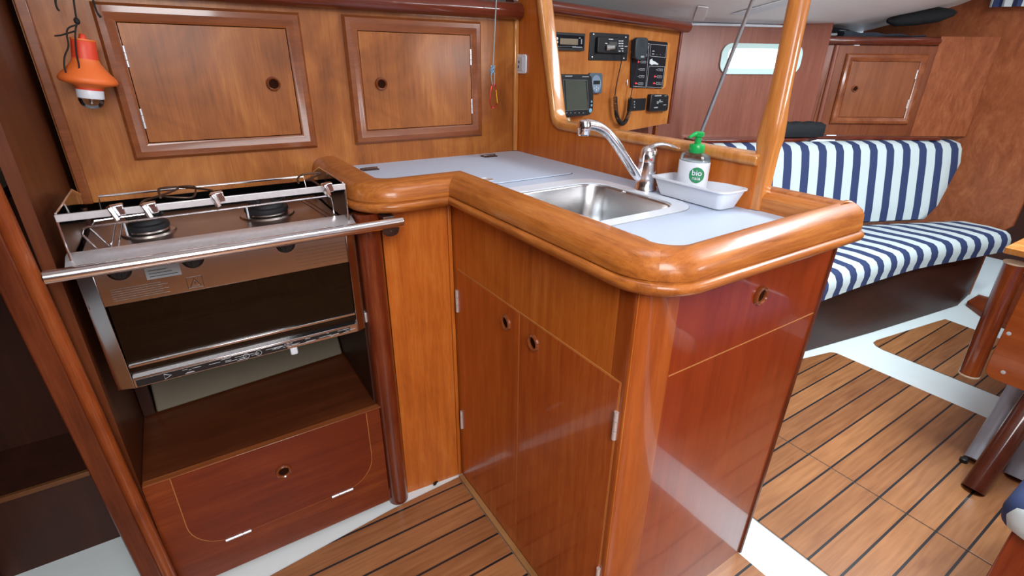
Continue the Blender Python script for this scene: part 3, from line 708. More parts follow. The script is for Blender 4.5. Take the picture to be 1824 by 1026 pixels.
# ================================================================== STOVE
st = thing('gas_stove', 'stainless steel two-burner gas stove with glass oven door', 'stove', (0.05, 1.28, 0.59))
SX0, SX1, SY0, SY1 = -0.205, 0.292, 1.125, 1.44
w = MB(); w.box(SX0 + 0.006, SX0 + 0.012, SY0 + 0.02, SY1, 0.60, 0.855); w.box(SX1 - 0.012, SX1 - 0.006, SY0 + 0.02, SY1, 0.60, 0.855); w.box(SX0 + 0.006, SX1 - 0.006, SY1 - 0.006, SY1, 0.60, 0.855); w.box(SX0 + 0.006, SX1 - 0.006, SY0 + 0.02, SY1, 0.600, 0.604); w.box(SX0 + 0.006, SX1 - 0.006, SY0 + 0.02, SY1, 0.845, 0.852)
w.build('oven_body', M['dark'], st)
# hob top with raised bright front lip
w = MB(); w.box(SX0 + 0.008, SX1 - 0.008, SY0 + 0.035, SY1, 0.853, 0.866); w.build('hob_plate', M['hob'], st, bevel=0.002)
w = MB(); w.prism([(SX0 - 0.006, SY0 - 0.026, 0.862), (SX0 - 0.006, SY0 - 0.024, 0.867), (SX0 - 0.006, SY0 - 0.005, 0.873), (SX0 - 0.006, SY0 + 0.010, 0.878), (SX0 - 0.006, SY0 + 0.032, 0.878), (SX0 - 0.006, SY0 + 0.040, 0.867), (SX0 - 0.006, SY0 + 0.040, 0.856), (SX0 - 0.006, SY0, 0.856)], (SX1 - SX0 + 0.012, 0, 0))
w.build('front_lip', M['steel'], st)
# fascia
YF = SY0 + 0.004
w = MB(); w.box(SX0, SX1, YF, YF + 0.016, 0.772, 0.856); fa = w.build('control_fascia', M['mirror'], st, bevel=0.002)
for kx in (-0.142, -0.024, 0.148):
    k_ = MB(); k_.lathe([(0.020, 0), (0.020, 0.006), (0.016, 0.010), (0.015, 0.016), (0.013, 0.018)], (kx, YF - 0.0005, 0.842), (0, -1, 0), 24); k_.box(kx - 0.003, kx + 0.003, YF - 0.0215, YF - 0.016, 0.830, 0.854)
    k_.build('knob', M['black'], fa, bevel=0.0006)
w = MB()
w.box(-0.105, -0.048, YF - 0.0006, YF, 0.812, 0.836); w.build('rating_label', M['midgrey'], fa)
w = MB()
for i in range(6): w.box(-0.165, -0.075 - 0.01 * (i % 2), YF - 0.0005, YF, 0.780 + i * 0.0046, 0.7808 + i * 0.0046)
for i in range(3): w.box(-0.100, -0.054 - 0.008 * i, YF - 0.0012, YF - 0.0006, 0.817 + i * 0.006, 0.818 + i * 0.006)
ox_ = -0.064; w.box(0.02 + ox_, 0.048 + ox_, YF - 0.0005, YF, 0.7788, 0.7796); w.box(0.02 + ox_, 0.048 + ox_, YF - 0.0005, YF, 0.8022, 0.803); w.box(0.02 + ox_, 0.0208 + ox_, YF - 0.0005, YF, 0.7788, 0.803); w.box(0.0472 + ox_, 0.048 + ox_, YF - 0.0005, YF, 0.7788, 0.803)
w.build('printed_marks', M['black'], fa); w = MB(); w.box(0.02 + ox_, 0.048 + ox_, YF - 0.0004, YF, 0.7788, 0.7792)
tri = [Vector((0.025 + ox_, YF - 0.0008, 0.783)), Vector((0.043 + ox_, YF - 0.0008, 0.783)), Vector((0.034 + ox_, YF - 0.0008, 0.799))]
w.tube(tri, 0.0009, 6, closed=True); w.build('warning_triangle', M['black'], fa); w = MB(); w.box(0.0333 + ox_, 0.0347 + ox_, YF - 0.001, YF, 0.7875, 0.794)
for i in range(13):
    for j in range(6): w.box(0.165 + i * 0.0085, 0.1715 + i * 0.0085, YF - 0.0004, YF, 0.784 + j * 0.008, 0.7845 + j * 0.008)
w.build('warning_mark', M['black'], fa)
# oven door: steel frame, smoked glass, lower trim bands
dr = thing_door = None
w = MB(); X0, X1 = SX0 - 0.002, SX1 + 0.006
w.hexa([(X0, YF + 0.004, 0.592), (X0 + 0.030, YF - 0.006, 0.592), (X0 + 0.030, YF + 0.014, 0.592), (X0, YF + 0.014, 0.592)], [(X0, YF + 0.000, 0.846), (X0 + 0.026, YF - 0.006, 0.846), (X0 + 0.026, YF + 0.010, 0.846), (X0, YF + 0.010, 0.846)])
w.hexa([(X1 - 0.022, YF - 0.006, 0.592), (X1, YF + 0.002, 0.592), (X1, YF + 0.014, 0.592), (X1 - 0.022, YF + 0.014, 0.592)], [(X1 - 0.022, YF - 0.006, 0.846), (X1, YF + 0.000, 0.846), (X1, YF + 0.010, 0.846), (X1 - 0.022, YF + 0.010, 0.846)])
w.box(X0 + 0.03, X1 - 0.022, YF - 0.006, YF + 0.008, 0.592, 0.612)
w.box(X0 + 0.03, X1 - 0.022, YF - 0.002, YF + 0.008, 0.636, 0.642)
w.box(X0 + 0.03, X1 - 0.022, YF - 0.008, YF + 0.008, 0.612, 0.6155)
dr = w.build('oven_door', M['mirror'], st, bevel=0.001)
w = MB(); w.box(X0 + 0.03, X1 - 0.022, YF + 0.002, YF + 0.006, 0.615, 0.775); w.build('door_glass', M['ovenglass'], dr)
w = MB()
random.seed(3)
w.box(X0 + 0.034, X0 + 0.32, YF - 0.0068, YF - 0.006, 0.5945, 0.610, 0)
w.box(X0 + 0.325, X1 - 0.04, YF - 0.0068, YF - 0.006, 0.599, 0.609, 0)
for i in range(46):
    a_ = X0 + 0.11 + random.random() * 0.35; b_ = 0.596 + random.random() * 0.012; w.box(a_, a_ + 0.004 + random.random() * 0.02, YF - 0.0073, YF - 0.0068, b_, b_ + 0.0007, 1)
w.tube([(X0 + 0.082, YF - 0.0075, 0.597), (X0 + 0.082, YF - 0.0075, 0.608), (X0 + 0.094, YF - 0.0075, 0.6025)], 0.0006, 6, closed=True, mi=1)
for cx_ in (0.235, 0.26): w.tube([(X0 + cx_ + 0.006 * math.cos(t_), YF - 0.0075, 0.6025 + 0.006 * math.sin(t_)) for t_ in [i * math.pi / 8 for i in range(16)]], 0.0005, 6, closed=True, mi=1)
w.build('warning_strip', [M['black'], M['print']], dr)
# oven rack inside
w = MB()
for i in range(14): w.tube([(SX0 + 0.04 + i * 0.032, SY0 + 0.04, 0.70), (SX0 + 0.04 + i * 0.032, SY1 - 0.02, 0.70)], 0.0018, 6)
for yy in (SY0 + 0.04, SY0 + 0.16, SY1 - 0.02): w.tube([(SX0 + 0.02, yy, 0.70), (SX1 - 0.02, yy, 0.70)], 0.0022, 6)
w.build('oven_rack', M['browniron'], st)
w = MB(); w.box(0.118, 0.134, YF - 0.004, YF + 0.006, 0.572, 0.5925); w.build('door_tab', M['whitep'], dr, bevel=0.003)
w = MB(); w.box(SX1 + 0.007, SX1 + 0.012, YF + 0.002, YF + 0.02, 0.606, 0.632); w.build('door_catch', M['steel'], st, bevel=0.001)
# burners
def burner(x, y, r, parent):
    z = 0.866
    b1 = MB(); b1.lathe([(r * 1.25, 0), (r * 1.2, 0.004), (r * 0.95, 0.006), (r * 0.9, 0.010), (r * 0.6, 0.010)], (x, y, z), n=32)
    bo = b1.build('burner', M['hob'], parent)
    b2 = MB(); b2.lathe([(r * 0.96, 0.010), (r * 1.0, 0.014), (r * 0.98, 0.020), (r * 0.80, 0.022), (r * 0.78, 0.026), (r * 0.70, 0.030), (r * 0.15, 0.031)], (x, y, z), n=32)
    b2.build('burner_cap', M['iron'], bo)
    b3 = MB(); b3.lathe([(0.002, 0), (0.002, 0.026), (0.001, 0.028)], (x - r * 0.9, y - r * 0.55, z + 0.004), n=8)
    b3.build('ignition_pin', M['whitep'], bo)
    b4 = MB()
    for k in range(5):
        a_ = R(90 + 72 * k + 14); c_, s_ = math.cos(a_), math.sin(a_)
        b4.tube([(x + c_ * r * 0.35, y + s_ * r * 0.35, z + 0.034), (x + c_ * r * 0.8, y + s_ * r * 0.8, z + 0.037), (x + c_ * r * 1.05, y + s_ * r * 1.05, z + 0.043)], 0.0028, 6)
    b4.tube([(x + math.cos(t_) * r * 0.8, y + math.sin(t_) * r * 0.8, z + 0.036) for t_ in [i * math.pi / 10 for i in range(20)]], 0.0022, 6, closed=True)
    b4.build('pan_support', M['iron'], bo)
burner(onz(262, 398, 0.885).x, onz(262, 398, 0.885).y, 0.040, st)
burner(onz(474, 368, 0.885).x, onz(474, 368, 0.885).y, 0.048, st)
# fiddle: side plates, front rail, wire fiddles
for xx in (SX0 + 0.002, SX1 - 0.006):
    w = MB(); w.prism([(xx, SY0 - 0.004, 0.872), (xx, SY0 - 0.004, 0.948), (xx, SY0 + 0.006, 0.956), (xx, SY1 - 0.10, 0.956), (xx, SY1 - 0.02, 0.93), (xx, SY1 - 0.02, 0.866), (xx, SY0 + 0.04, 0.866)], (0.002, 0, 0))
    sp2 = w.build('side_plate', M['clear'], st)
    e_ = MB(); e_.tube([(xx + 0.001, SY0 - 0.004, 0.872), (xx + 0.001, SY0 - 0.004, 0.945), (xx + 0.001, SY0 + 0.006, 0.956), (xx + 0.001, SY1 - 0.10, 0.956), (xx + 0.001, SY1 - 0.02, 0.93)], 0.0022, 8); e_.build('plate_edge', M['chrome'], sp2)
w = MB(); w.box(SX0 + 0.002, SX1 - 0.004, SY0 - 0.007, SY0 - 0.003, 0.944, 0.957); fr_ = w.build('fiddle_rail', M['steel'], st, bevel=0.001)
def wire(pts, r, mat, parent, name):
    return MB().tube(spline(pts, 4), r, 8).build(name, mat, parent)
w = MB(); yy = SY0 + 0.045
w.tube([(SX0 + 0.040, yy, 0.866), (SX0 + 0.022, yy, 0.905), (SX0 + 0.026, yy, 0.915), (SX0 + 0.034, yy, 0.918), (SX1 - 0.034, yy, 0.922), (SX1 - 0.026, yy, 0.918), (SX1 - 0.024, yy, 0.905), (SX1 - 0.024, yy, 0.866)], 0.0020, 8); w.build('wire_fiddle', M['chrome'], st)
w = MB(); yy = SY0 + 0.085
w.tube([(SX0 + 0.050, yy, 0.866), (SX0 + 0.030, yy, 0.905), (SX0 + 0.040, yy, 0.918), (SX0 + 0.12, yy, 0.920)], 0.0020, 8); w.build('wire_fiddle', M['chrome'], st)
w = MB(); yy = SY1 - 0.035
w.tube([(SX0 + 0.03, yy, 0.88), (SX0 + 0.035, yy, 0.925), (SX1 - 0.035, yy, 0.925), (SX1 - 0.03, yy, 0.88)], 0.0028, 8); w.build('back_rail', M['chrome'], st)
for (a_, b_) in (((SX0 + 0.055, SY0 + 0.05, 0.868), (SX0 + 0.067, SY0 + 0.12, 0.902)), ((SX0 + 0.066, SY0 + 0.054, 0.868), (SX0 + 0.078, SY0 + 0.12, 0.902)),
                 ((SX1 - 0.025, SY0 + 0.05, 0.868), (SX1 - 0.067, SY0 + 0.13, 0.902)), ((SX1 - 0.036, SY0 + 0.05, 0.868), (SX1 - 0.078, SY0 + 0.13, 0.902))):
    MB().tube([a_, b_], 0.0016, 6).build('wire_brace', M['chrome'], st)
# pan clamps on the front rail with brown wire arms
def clamp(u, v, arm, parent):
    p = ony(u, v, SY0 - 0.004); c = MB()
    c.obox(p + Vector((0, 0, 0.0)), (1, 0, 0.1), (0, 1, 0), (-0.1, 0, 1), 0.011, 0.008, 0.010)
    c.obox(p + Vector((-0.006, -0.014, -0.002)), (1, 0.5, 0.4), (-0.3, 1, 0), (-0.3, 0, 1), 0.0045, 0.007, 0.013)
    k = c.build('pan_clamp', M['chrome'], parent, bevel=0.002)
    if arm: MB().tube(spline(arm, 4), 0.0022, 8).build('clamp_arm', M['browniron'], k)
def P3(u, v, y): return ony(u, v, y)
clamp(209, 374, None, st)
clamp(268, 370, [P3(250, 366, 1.13), P3(258, 357, 1.18), P3(290, 347, 1.23), P3(315, 337, 1.27), P3(314, 333, 1.27), P3(285, 336, 1.25), P3(283, 343, 1.22), P3(286, 352, 1.18)], st)
clamp(388, 351, [P3(388, 346, 1.13), P3(376, 339, 1.18), P3(345, 335, 1.24), P3(318, 333, 1.30), P3(345, 332, 1.32), P3(348, 344, 1.27), P3(338, 352, 1.24), P3(288, 350, 1.25)], st)
clamp(583, 334, [P3(572, 332, 1.13), P3(556, 322, 1.19), P3(545, 321, 1.22), P3(570, 310, 1.27), P3(568, 308, 1.28), P3(540, 311, 1.28), P3(530, 318, 1.25), P3(532, 326, 1.22)], st)

# ================================================================== WALL LOCKERS
fprof = [(0, 0.0), (0.0, 0.006), (0.006, 0.012), (0.018, 0.014), (0.030, 0.011), (0.036, 0.009), (0.036, 0.0)]
def wall_locker(O, U, N, x0, x1, z0, z1, ringu, ringv, side, hz, label, name='wall_locker', dm=None, fm=None, fw=1.0):
    O = Vector(O); U = Vector(U).normalized(); V = Vector((0, 0, 1)); N = Vector(N).normalized()
    ct_ = O + U * ((x0 + x1) / 2) + V * z0
    t = thing(name, label, 'locker', ct_)
    f = MB(); f.rectframe(O, U, V, N, x0, x1, z0, z1, [(a_ * fw, b_) for a_, b_ in fprof]); f.build('door_frame', fm or M['frame'], t, angle=20)
    g = 0.036 * fw + 0.0015
    b_ = MB(); b_.obox(O + U * ((x0 + x1) / 2) + V * ((z0 + z1) / 2) + N * 0.0012, U, N, V, (x1 - x0) / 2 - 0.036 * fw, 0.0010, (z1 - z0) / 2 - 0.036 * fw); b_.build('shadow_gap', M['hole'], t)
    d = MB(); d.obox(O + U * ((x0 + x1) / 2) + V * ((z0 + z1) / 2) + N * 0.0045, U, N, V, (x1 - x0) / 2 - g, 0.0035, (z1 - z0) / 2 - g)
    do = d.build('door', dm or M['wall'], t, bevel=0.0008)
    finger_ring(O + U * ringu + V * ringv + N * 0.0082, N, do, 0.0175)
    hu = x0 + g if side < 0 else x1 - g
    for z in hz: hinge(O + U * hu + V * (z - 0.022) + N * 0.0095, O + U * hu + V * (z + 0.022) + N * 0.0095, 0.003, do)
    return t
wall_locker((0, YW, 0), (1, 0, 0), (0, -1, 0), -0.093, 0.321, 0.984, 1.309, 0.235, 1.146, -1, (1.205, 1.075), 'wide wall locker above the stove, hinged on its left')
wall_locker((0, YW, 0), (1, 0, 0), (0, -1, 0), 0.426, 0.838, 0.984, 1.311, 0.515, 1.143, 1, (1.215, 1.075), 'wall locker above the counter, hinged on its right')
# rail above the lockers
w = MB(); w.prism([(-0.22, YW + 0.01, 1.322), (-0.22, YW - 0.028, 1.322), (-0.22, YW - 0.040, 1.328), (-0.22, YW - 0.046, 1.344), (-0.22, YW - 0.040, 1.360), (-0.22, YW - 0.028, 1.367), (-0.22, YW + 0.01, 1.367)], (1.19, 0, 0))
tag(w.build('fiddle_rail', M['redx'], angle=50, bevel=0.003), 'dark mahogany rail above the galley wall lockers', 'rail')
w = MB(); w.box(-0.22, 0.97, YW + 0.012, 1.96, 1.325, 1.34); struct(w.build('trim_6', M['darkwood']), 'shelf behind the galley rail')

# ================================================================== LIFE LIGHT, CORD, OUTLET
lm = thing('life_light', 'faded orange lifebuoy light hanging from black cord', 'light', (-0.12, 1.42, 1.16))
LA = (ony(148, 52, 1.42) - ony(168, 196, 1.42)).normalized(); LO = ony(160, 160, 1.42)
LK = 0.86
LO = ony(159, 153, 1.42)
w = MB(); pf = [(0.028, -0.004), (0.030, 0.0), (0.054, 0.006), (0.058, 0.012), (0.055, 0.020), (0.038, 0.038), (0.028, 0.052), (0.0255, 0.060)]
w.lathe([(a_ * LK, b_ * LK) for a_, b_ in pf], LO, LA, 32); w.build('float_collar', M['orange'], lm, angle=60)
w = MB(); w.lathe([(a_ * LK, b_ * LK) for a_, b_ in [(0.0255, 0.060), (0.0245, 0.075), (0.0235, 0.099), (0.021, 0.102), (0.008, 0.103), (0.006, 0.112), (0.003, 0.114)]], LO, LA, 28); w.build('neck', M['redorange'], lm, angle=50)
w = MB(); w.lathe([(a_ * LK, b_ * LK) for a_, b_ in [(0.024, 0.103), (0.0245, 0.1), (0.0235, 0.0985)]], LO, LA, 24); w.build('top_edge', M['orange'], lm)
w = MB(); w.lathe([(a_ * LK, b_ * LK) for a_, b_ in [(0.024, -0.010), (0.026, -0.008), (0.026, -0.003), (0.022, 0.0)]], LO, LA, 28); w.build('base_collar', M['redorange'], lm)
w = MB(); w.lathe([(a_ * LK, b_ * LK) for a_, b_ in [(0.0262, -0.028), (0.0268, -0.026), (0.0268, -0.011), (0.0262, -0.009)]], LO, LA, 28); 
w.build('white_band', M['whitep'], lm)
w = MB(); w.lathe([(a_ * LK, b_ * LK) for a_, b_ in [(0.0245, -0.028), (0.0248, -0.034), (0.022, -0.043), (0.015, -0.050), (0.004, -0.053)]], LO, LA, 28); w.build('lens', M['clear'], lm)
w = MB(); w.lathe([(a_ * LK, b_ * LK) for a_, b_ in [(0.004, -0.028), (0.004, -0.038), (0.002, -0.042)]], LO, LA, 12); w.build('bulb', M['chrome'], lm)
kp = ony(137, 38, 1.42)
w = MB(); w.tube([kp, ony(133, 15, 1.42), ony(129, -20, 1.42)], 0.0016, 8)
w.lathe([(0.002, -0.006), (0.005, -0.002), (0.005, 0.003), (0.002, 0.007)], kp, (0, 0, 1), 10)
lp_ = [(137, 44), (122, 50), (119, 62), (122, 82), (115, 102), (116, 125), (126, 140), (137, 138), (141, 120), (136, 95), (134, 60), (137, 42)]
w.tube(spline([ony(u, v, 1.39) for u, v in lp_], 5), 0.0015, 8)
w.tube([ony(135, 55, 1.395), ony(108, 63, 1.40), ony(97, 64, 1.40)], 0.0015, 8); w.build('lanyard', M['cord'], lm)
w = MB(); w.tube(spline([ony(99, -12, 1.44), ony(99, 5, 1.44), ony(103, 17, 1.44), ony(106, 18, 1.44)], 4), 0.0018, 8); tag(w.build('cord_end', M['cord']), 'short black cord end left of the hanging orange light', 'cord')
w = MB(); w.tube(spline([ony(164, -12, 1.44), ony(167, 5, 1.44), ony(173, 22, 1.44), ony(180, 31, 1.44)], 4), [0.0018] * 8 + [0.0018, 0.0020, 0.0022, 0.0026, 0.0026], 8); tag(w.build('cord_end', M['cord']), 'black cord end right of the orange light, over the locker frame corner', 'cord')

cc = thing('carabiner_cord', 'grey cord with blue knot and red carabiner hanging before the galley wall', 'cord', ony(880, 120, 1.42))
w = MB(); w.tube([ony(885, -20, 1.42), ony(881, 60, 1.42), ony(878, 118, 1.42)], 0.0019, 8); w.build('cord', M['greycord'], cc)
kc = ony(877, 125, 1.42); w = MB()
for i in range(7):
    a_ = i * 0.9; w.tube([kc + Vector((0.007 * math.cos(a_ + t_), 0.006 * math.sin(a_ + t_ * 1.3), -0.009 + 0.003 * i + 0.003 * math.sin(t_ * 2))) for t_ in [k * math.pi / 6 for k in range(9)]], 0.0020, 6)
w.tube([kc, kc + Vector((-0.006, -0.002, -0.016))], 0.0018, 6); w.build('knot', M['bluecord'], cc)
w = MB(); w.tube([ony(874, 130, 1.42), ony(877, 152, 1.42)], 0.0015, 6); w.tube([ony(881, 130, 1.42), ony(880, 152, 1.42)], 0.0015, 6); w.build('cord_loop', M['greycord'], cc)
w = MB(); w.tube(spline([ony(*p, 1.42) for p in ((880, 150), (876, 153), (874, 165), (873, 182), (876, 191), (881, 191), (886, 184))], 4), 0.0016, 8)
w.tube(spline([ony(*p, 1.42) for p in ((879, 149), (883, 152), (883.5, 160))], 4), 0.0016, 8); cb_ = w.build('carabiner', M['redal'], cc)
w = MB(); w.tube([ony(883.5, 160, 1.42), ony(886, 184, 1.42)], 0.0017, 8); w.build('gate', M['yellow'], cb_)

ou_ = thing('wall_outlet', 'small white power outlet on the divider beside the corner', 'outlet', onx(923, 114, XD))
pa = [onx(*p, XD) for p in ((911.5, 97), (934, 96), (934, 131), (911.5, 131))]
yc = sum(p.y for p in pa) / 4; zc = sum(p.z for p in pa) / 4; yc -= 0.017; hy = abs(pa[0].y - pa[1].y) / 2; hz_ = abs(pa[0].z - pa[2].z) / 2
w = MB(); w.prism([(XD - 0.0005, yc + a_, zc + b_) for a_, b_ in rrect(-hy, hy, -hz_, hz_, 0.008)], (-0.006, 0, 0)); w.build('cover_plate', M['whitep'], ou_, bevel=0.0015)
w = MB(); w.prism([(XD - 0.0065, yc + a_, zc + b_) for a_, b_ in rrect(-hy * 0.62, hy * 0.62, -hz_ * 0.72, hz_ * 0.72, 0.003)], (-0.002, 0, 0)); w.build('rocker', M['print'], ou_, bevel=0.0008)
w = MB(); w.box(XD - 0.0095, XD - 0.0085, yc - 0.003, yc + 0.003, zc - 0.012, zc - 0.004); w.lathe([(0.004, 0), (0.004, 0.001)], (XD - 0.0085, yc - 0.002, zc + 0.006), (-1, 0, 0), 12); w.build('mark', M['grey'], ou_)

# ================================================================== FAUCET, TRAY, SOAP
fa_ = thing('mixer_tap', 'chrome mixer tap with long raised spout beside the sink', 'tap', (0.918, 0.838, 0.926))
fx, fy = 0.918, 0.838
w = MB(); w.lathe([(0.027, 0), (0.027, 0.004), (0.0245, 0.008), (0.0235, 0.03), (0.022, 0.062), (0.0215, 0.066)], (fx, fy, 0.9262), n=28); w.build('body', M['chrome'], fa_, angle=40)
w = MB(); w.lathe([(0.0218, 0.067), (0.022, 0.078), (0.020, 0.090), (0.014, 0.099), (0.004, 0.103)], (fx, fy, 0.9262), n=28)
rg = []
for (dx_, dz_, wd, th_) in ((-0.012, 0.086, 0.012, 0.006), (0.0, 0.097, 0.014, 0.007), (0.012, 0.1045, 0.012, 0.006), (0.026, 0.1075, 0.009, 0.0045), (0.040, 0.1065, 0.008, 0.0035), (0.052, 0.104, 0.0085, 0.003), (0.060, 0.101, 0.006, 0.002)):
    c_ = Vector((fx + dx_ * 0.62, fy - dx_ * 0.78, 0.9262 + dz_)); sd2 = Vector((0.78, 0.62, 0))
    rg.append([c_ + sd2 * (wd * math.cos(k * math.pi / 6)) + Vector((0, 0, th_ * math.sin(k * math.pi / 6))) for k in range(12)])
w.rings(rg)
lv = w.build('lever_handle', M['chrome'], fa_, angle=60)
w = MB(); w.lathe([(0.004, 0), (0.004, 0.002)], (fx - 0.009, fy - 0.0175, 1.002), (-0.45, -0.9, 0.1), 12); w.build('temperature_mark', M['red_dot'], lv)
sp_ = [ony(1150, 322, 0.84), ony(1135, 312, 0.845), ony(1115, 283, 0.85), ony(1096, 254, 0.855), ony(1082, 237, 0.86), ony(1066, 226, 0.862), ony(1050, 222, 0.864), ony(1042, 222, 0.865)]
w = MB(); pts_ = spline(sp_, 4); n_ = len(pts_); w.tube(pts_, [0.0125 - 0.004 * math.sin(math.pi * i / (n_ - 1)) * 0.6 for i in range(n_)], 14); so = w.build('spout', M['chrome'], fa_)
w = MB(); tp_ = ony(1041, 224, 0.865); w.lathe([(0.009, 0.012), (0.014, 0.008), (0.015, 0.0), (0.014, -0.008), (0.013, -0.010), (0.013, -0.018), (0.0105, -0.021), (0.009, -0.0205)], tp_, (0.08, 0.1, 1), 24); w.build('spout_tip', M['chrome'], so, angle=40)

tr = thing('soap_tray', 'white rectangular plastic tray on the worktop by the pillar', 'tray', (0.90, 0.70, 0.926))
# tray built in its own rotated frame
b0, b1, b2 = onz(1172, 345, 0.927), onz(1280, 375, 0.927), onz(1312, 356, 0.927)
u_ = (b1 - b0); Ltray = u_.length; u_.normalize(); v_ = Vector((-u_.y, u_.x, 0)); 
if v_.dot(b2 - b1) < 0: v_ = -v_
Wtray = (b2 - b1).dot(v_)
Wtray = min(Wtray, 0.968 - max(b0.x, b1.x)); 
def TP(a_, b_, z): return b0 + u_ * a_ + v_ * b_ + Vector((0, 0, z - 0.927))
def tring(g, z, r_): return [TP(a_, b_, z) for a_, b_ in rrect(-g, Ltray + g, -g, Wtray + min(g, 0.012), r_, 5)]
w = MB(); w.rings([tring(0, 0.9275, 0.012), tring(0.012, 0.964, 0.014), tring(0.018, 0.965, 0.017), tring(0.018, 0.968, 0.017), tring(0.010, 0.968, 0.014), tring(-0.002, 0.931, 0.010)], True, True)
w.build('shell', M['whitep'], tr, angle=50)

so_ = thing('soap_bottle', 'soap pump bottle with green pump and white label in the tray', 'bottle', TP(0.06, Wtray * 0.5, 0.931))
bc = TP(0.066, Wtray * 0.5, 0.9315)
rf = u_
w = MB(); w.lathe([(0.034, 0), (0.036, 0.003), (0.036, 0.074), (0.0355, 0.086), (0.033, 0.092), (0.018, 0.096), (0.016, 0.097)], bc, (0, 0, 1), 32, 0, 1.0, 0.68, rf); w.build('bottle', M['clear'], so_, angle=50)
w = MB(); w.lathe([(0.0365, 0.002), (0.0368, 0.004), (0.0368, 0.078), (0.0364, 0.0785)], bc, (0, 0, 1), 32, 0, 1.0, 0.69, rf); lb = w.build('paper_label', M['whitep'], so_, angle=50)
w = MB(); w.lathe([(0.015, 0.096), (0.0165, 0.098), (0.0165, 0.110), (0.015, 0.113), (0.010, 0.114), (0.0065, 0.115), (0.0062, 0.128), (0.011, 0.130), (0.0115, 0.137), (0.008, 0.139)], bc, (0, 0, 1), 24)
vd = (bc - C0).normalized()
sd_ = (ony(1188, 252, 0.78) - ony(1222, 249, 0.78)); sd_.z = 0; sd_.normalize()
w.tube([bc + Vector((0, 0, 0.134)) - sd_ * 0.010, bc + Vector((0, 0, 0.1345)), bc + sd_ * 0.016 + Vector((0, 0, 0.134)), bc + sd_ * 0.030 + Vector((0, 0, 0.129))], [0.0045, 0.0055, 0.0045, 0.0028], 10)
w.build('pump', M['green'], so_, angle=50)
# round green emblem with lettering wrapped on the label
import bmesh
ln = Vector((C0.x - bc.x, C0.y - bc.y, 0)).normalized(); lr = Vector((-ln.y, ln.x, 0))
def wrapm(me_pts, cx_off, h0, lift):
    out = []
    for (x, y) in me_pts:
        X = cx_off + x
        # point on the elliptical label in direction across the view
        best = None
        for k in range(-60, 61):
            th = R(k * 1.5)
            a_ = math.atan2(0, 1)
            # ellipse param around axis frame rf, vf
            vf = Vector((0, 0, 1)).cross(rf)
            ph = math.atan2(ln.dot(vf) / 0.69, ln.dot(rf)) + th
            p = rf * (0.0368 + lift) * math.cos(ph) + vf * (0.0368 * 0.69 + lift) * math.sin(ph)
            e_ = abs(p.dot(lr) - X)
            if best is None or e_ < best[0]: best = (e_, p)
        p = best[1]; out.append(bc + p + Vector((0, 0, h0 + y)))
    return out
rad = 0.0155
pts = [(rad * math.cos(t_) * (1.0 - 0.07 * (t_ > 1.2 and t_ < 1.9)), rad * 1.08 * math.sin(t_)) for t_ in [i * 2 * math.pi / 40 for i in range(40)]]
allp = [(0, 0)] + [(x * .5, y * .5) for x, y in pts] + pts
wp_ = wrapm(allp, 0.008, 0.053, 0.0004)
w = MB(); w.add(wp_, [(0, 1 + i, 1 + (i + 1) % 40) for i in range(40)] + [(1 + i, 41 + i, 41 + (i + 1) % 40, 1 + (i + 1) % 40) for i in range(40)])
w.build('round_emblem', M['logo'], lb)
def text_mesh(txt, size):
    cu = bpy.data.curves.new('t', 'FONT'); cu.body = txt; cu.size = size; cu.align_x = 'CENTER'; cu.align_y = 'CENTER'; cu.offset = size * 0.012
    ob = bpy.data.objects.new('t', cu); COL.objects.link(ob)
    dg = bpy.context.evaluated_depsgraph_get(); me = bpy.data.meshes.new_from_object(ob.evaluated_get(dg))
    vs = [(v.co.x, v.co.y) for v in me.vertices]; fs = [list(p.vertices) for p in me.polygons]
    bpy.data.objects.remove(ob); bpy.data.curves.remove(cu); bpy.data.meshes.remove(me)
    return vs, fs
for txt, size, yo in (('bio', 0.0165, 0.0045), ('naia', 0.011, -0.0065)):
    vs, fs = text_mesh(txt, size)
    pw = wrapm([(x, y + yo) for x, y in vs], 0.008, 0.053, 0.0009)
    w = MB(); w.add(pw, fs); w.build('lettering', M['whitep'], lb)

# ================================================================== NAVIGATION PANEL
NA = R(5); NO = Vector((1.0, 1.62, 0)); ND = Vector((math.cos(NA), math.sin(NA), 0)); NNv = Vector((math.sin(NA), -math.cos(NA), 0))
def npx(u, v, out=0.0):
    d_ = ray(u, v); t_ = (NO - C0).dot(NNv) / d_.dot(NNv); return C0 + d_ * t_ + NNv * out
def zp(zx, zy): return (960 + zx * 260 / 1334, 30 + zy * 200 / 1026)   # position inside the close-up crop
def nq(x, y, out=0.0): return npx(*zp(x, y), out)
def nbox(mb, x0, y0, x1, y1, th, out=0.0, mi=0, r_=0.0):
    a_, b_ = nq(x0, (y0)), nq(x1, y1)
    s0, s1 = (a_ - NO).dot(ND), (b_ - NO).dot(ND); z0, z1 = min(a_.z, b_.z), max(a_.z, b_.z)
    if r_ > 0: pts = rrect(s0, s1, z0, z1, r_, 4)
    else: pts = [(s0, z0), (s1, z0), (s1, z1), (s0, z1)]
    mb.prism([NO + ND * p[0] + Vector((0, 0, p[1])) + NNv * out for p in pts], NNv * th, mi)
def nplate(pxs, th, name, mat, out=0.0, **k):
    return MB().prism([npx(u, v, out) for u, v in pxs], -NNv * th).build(name, mat, **k)
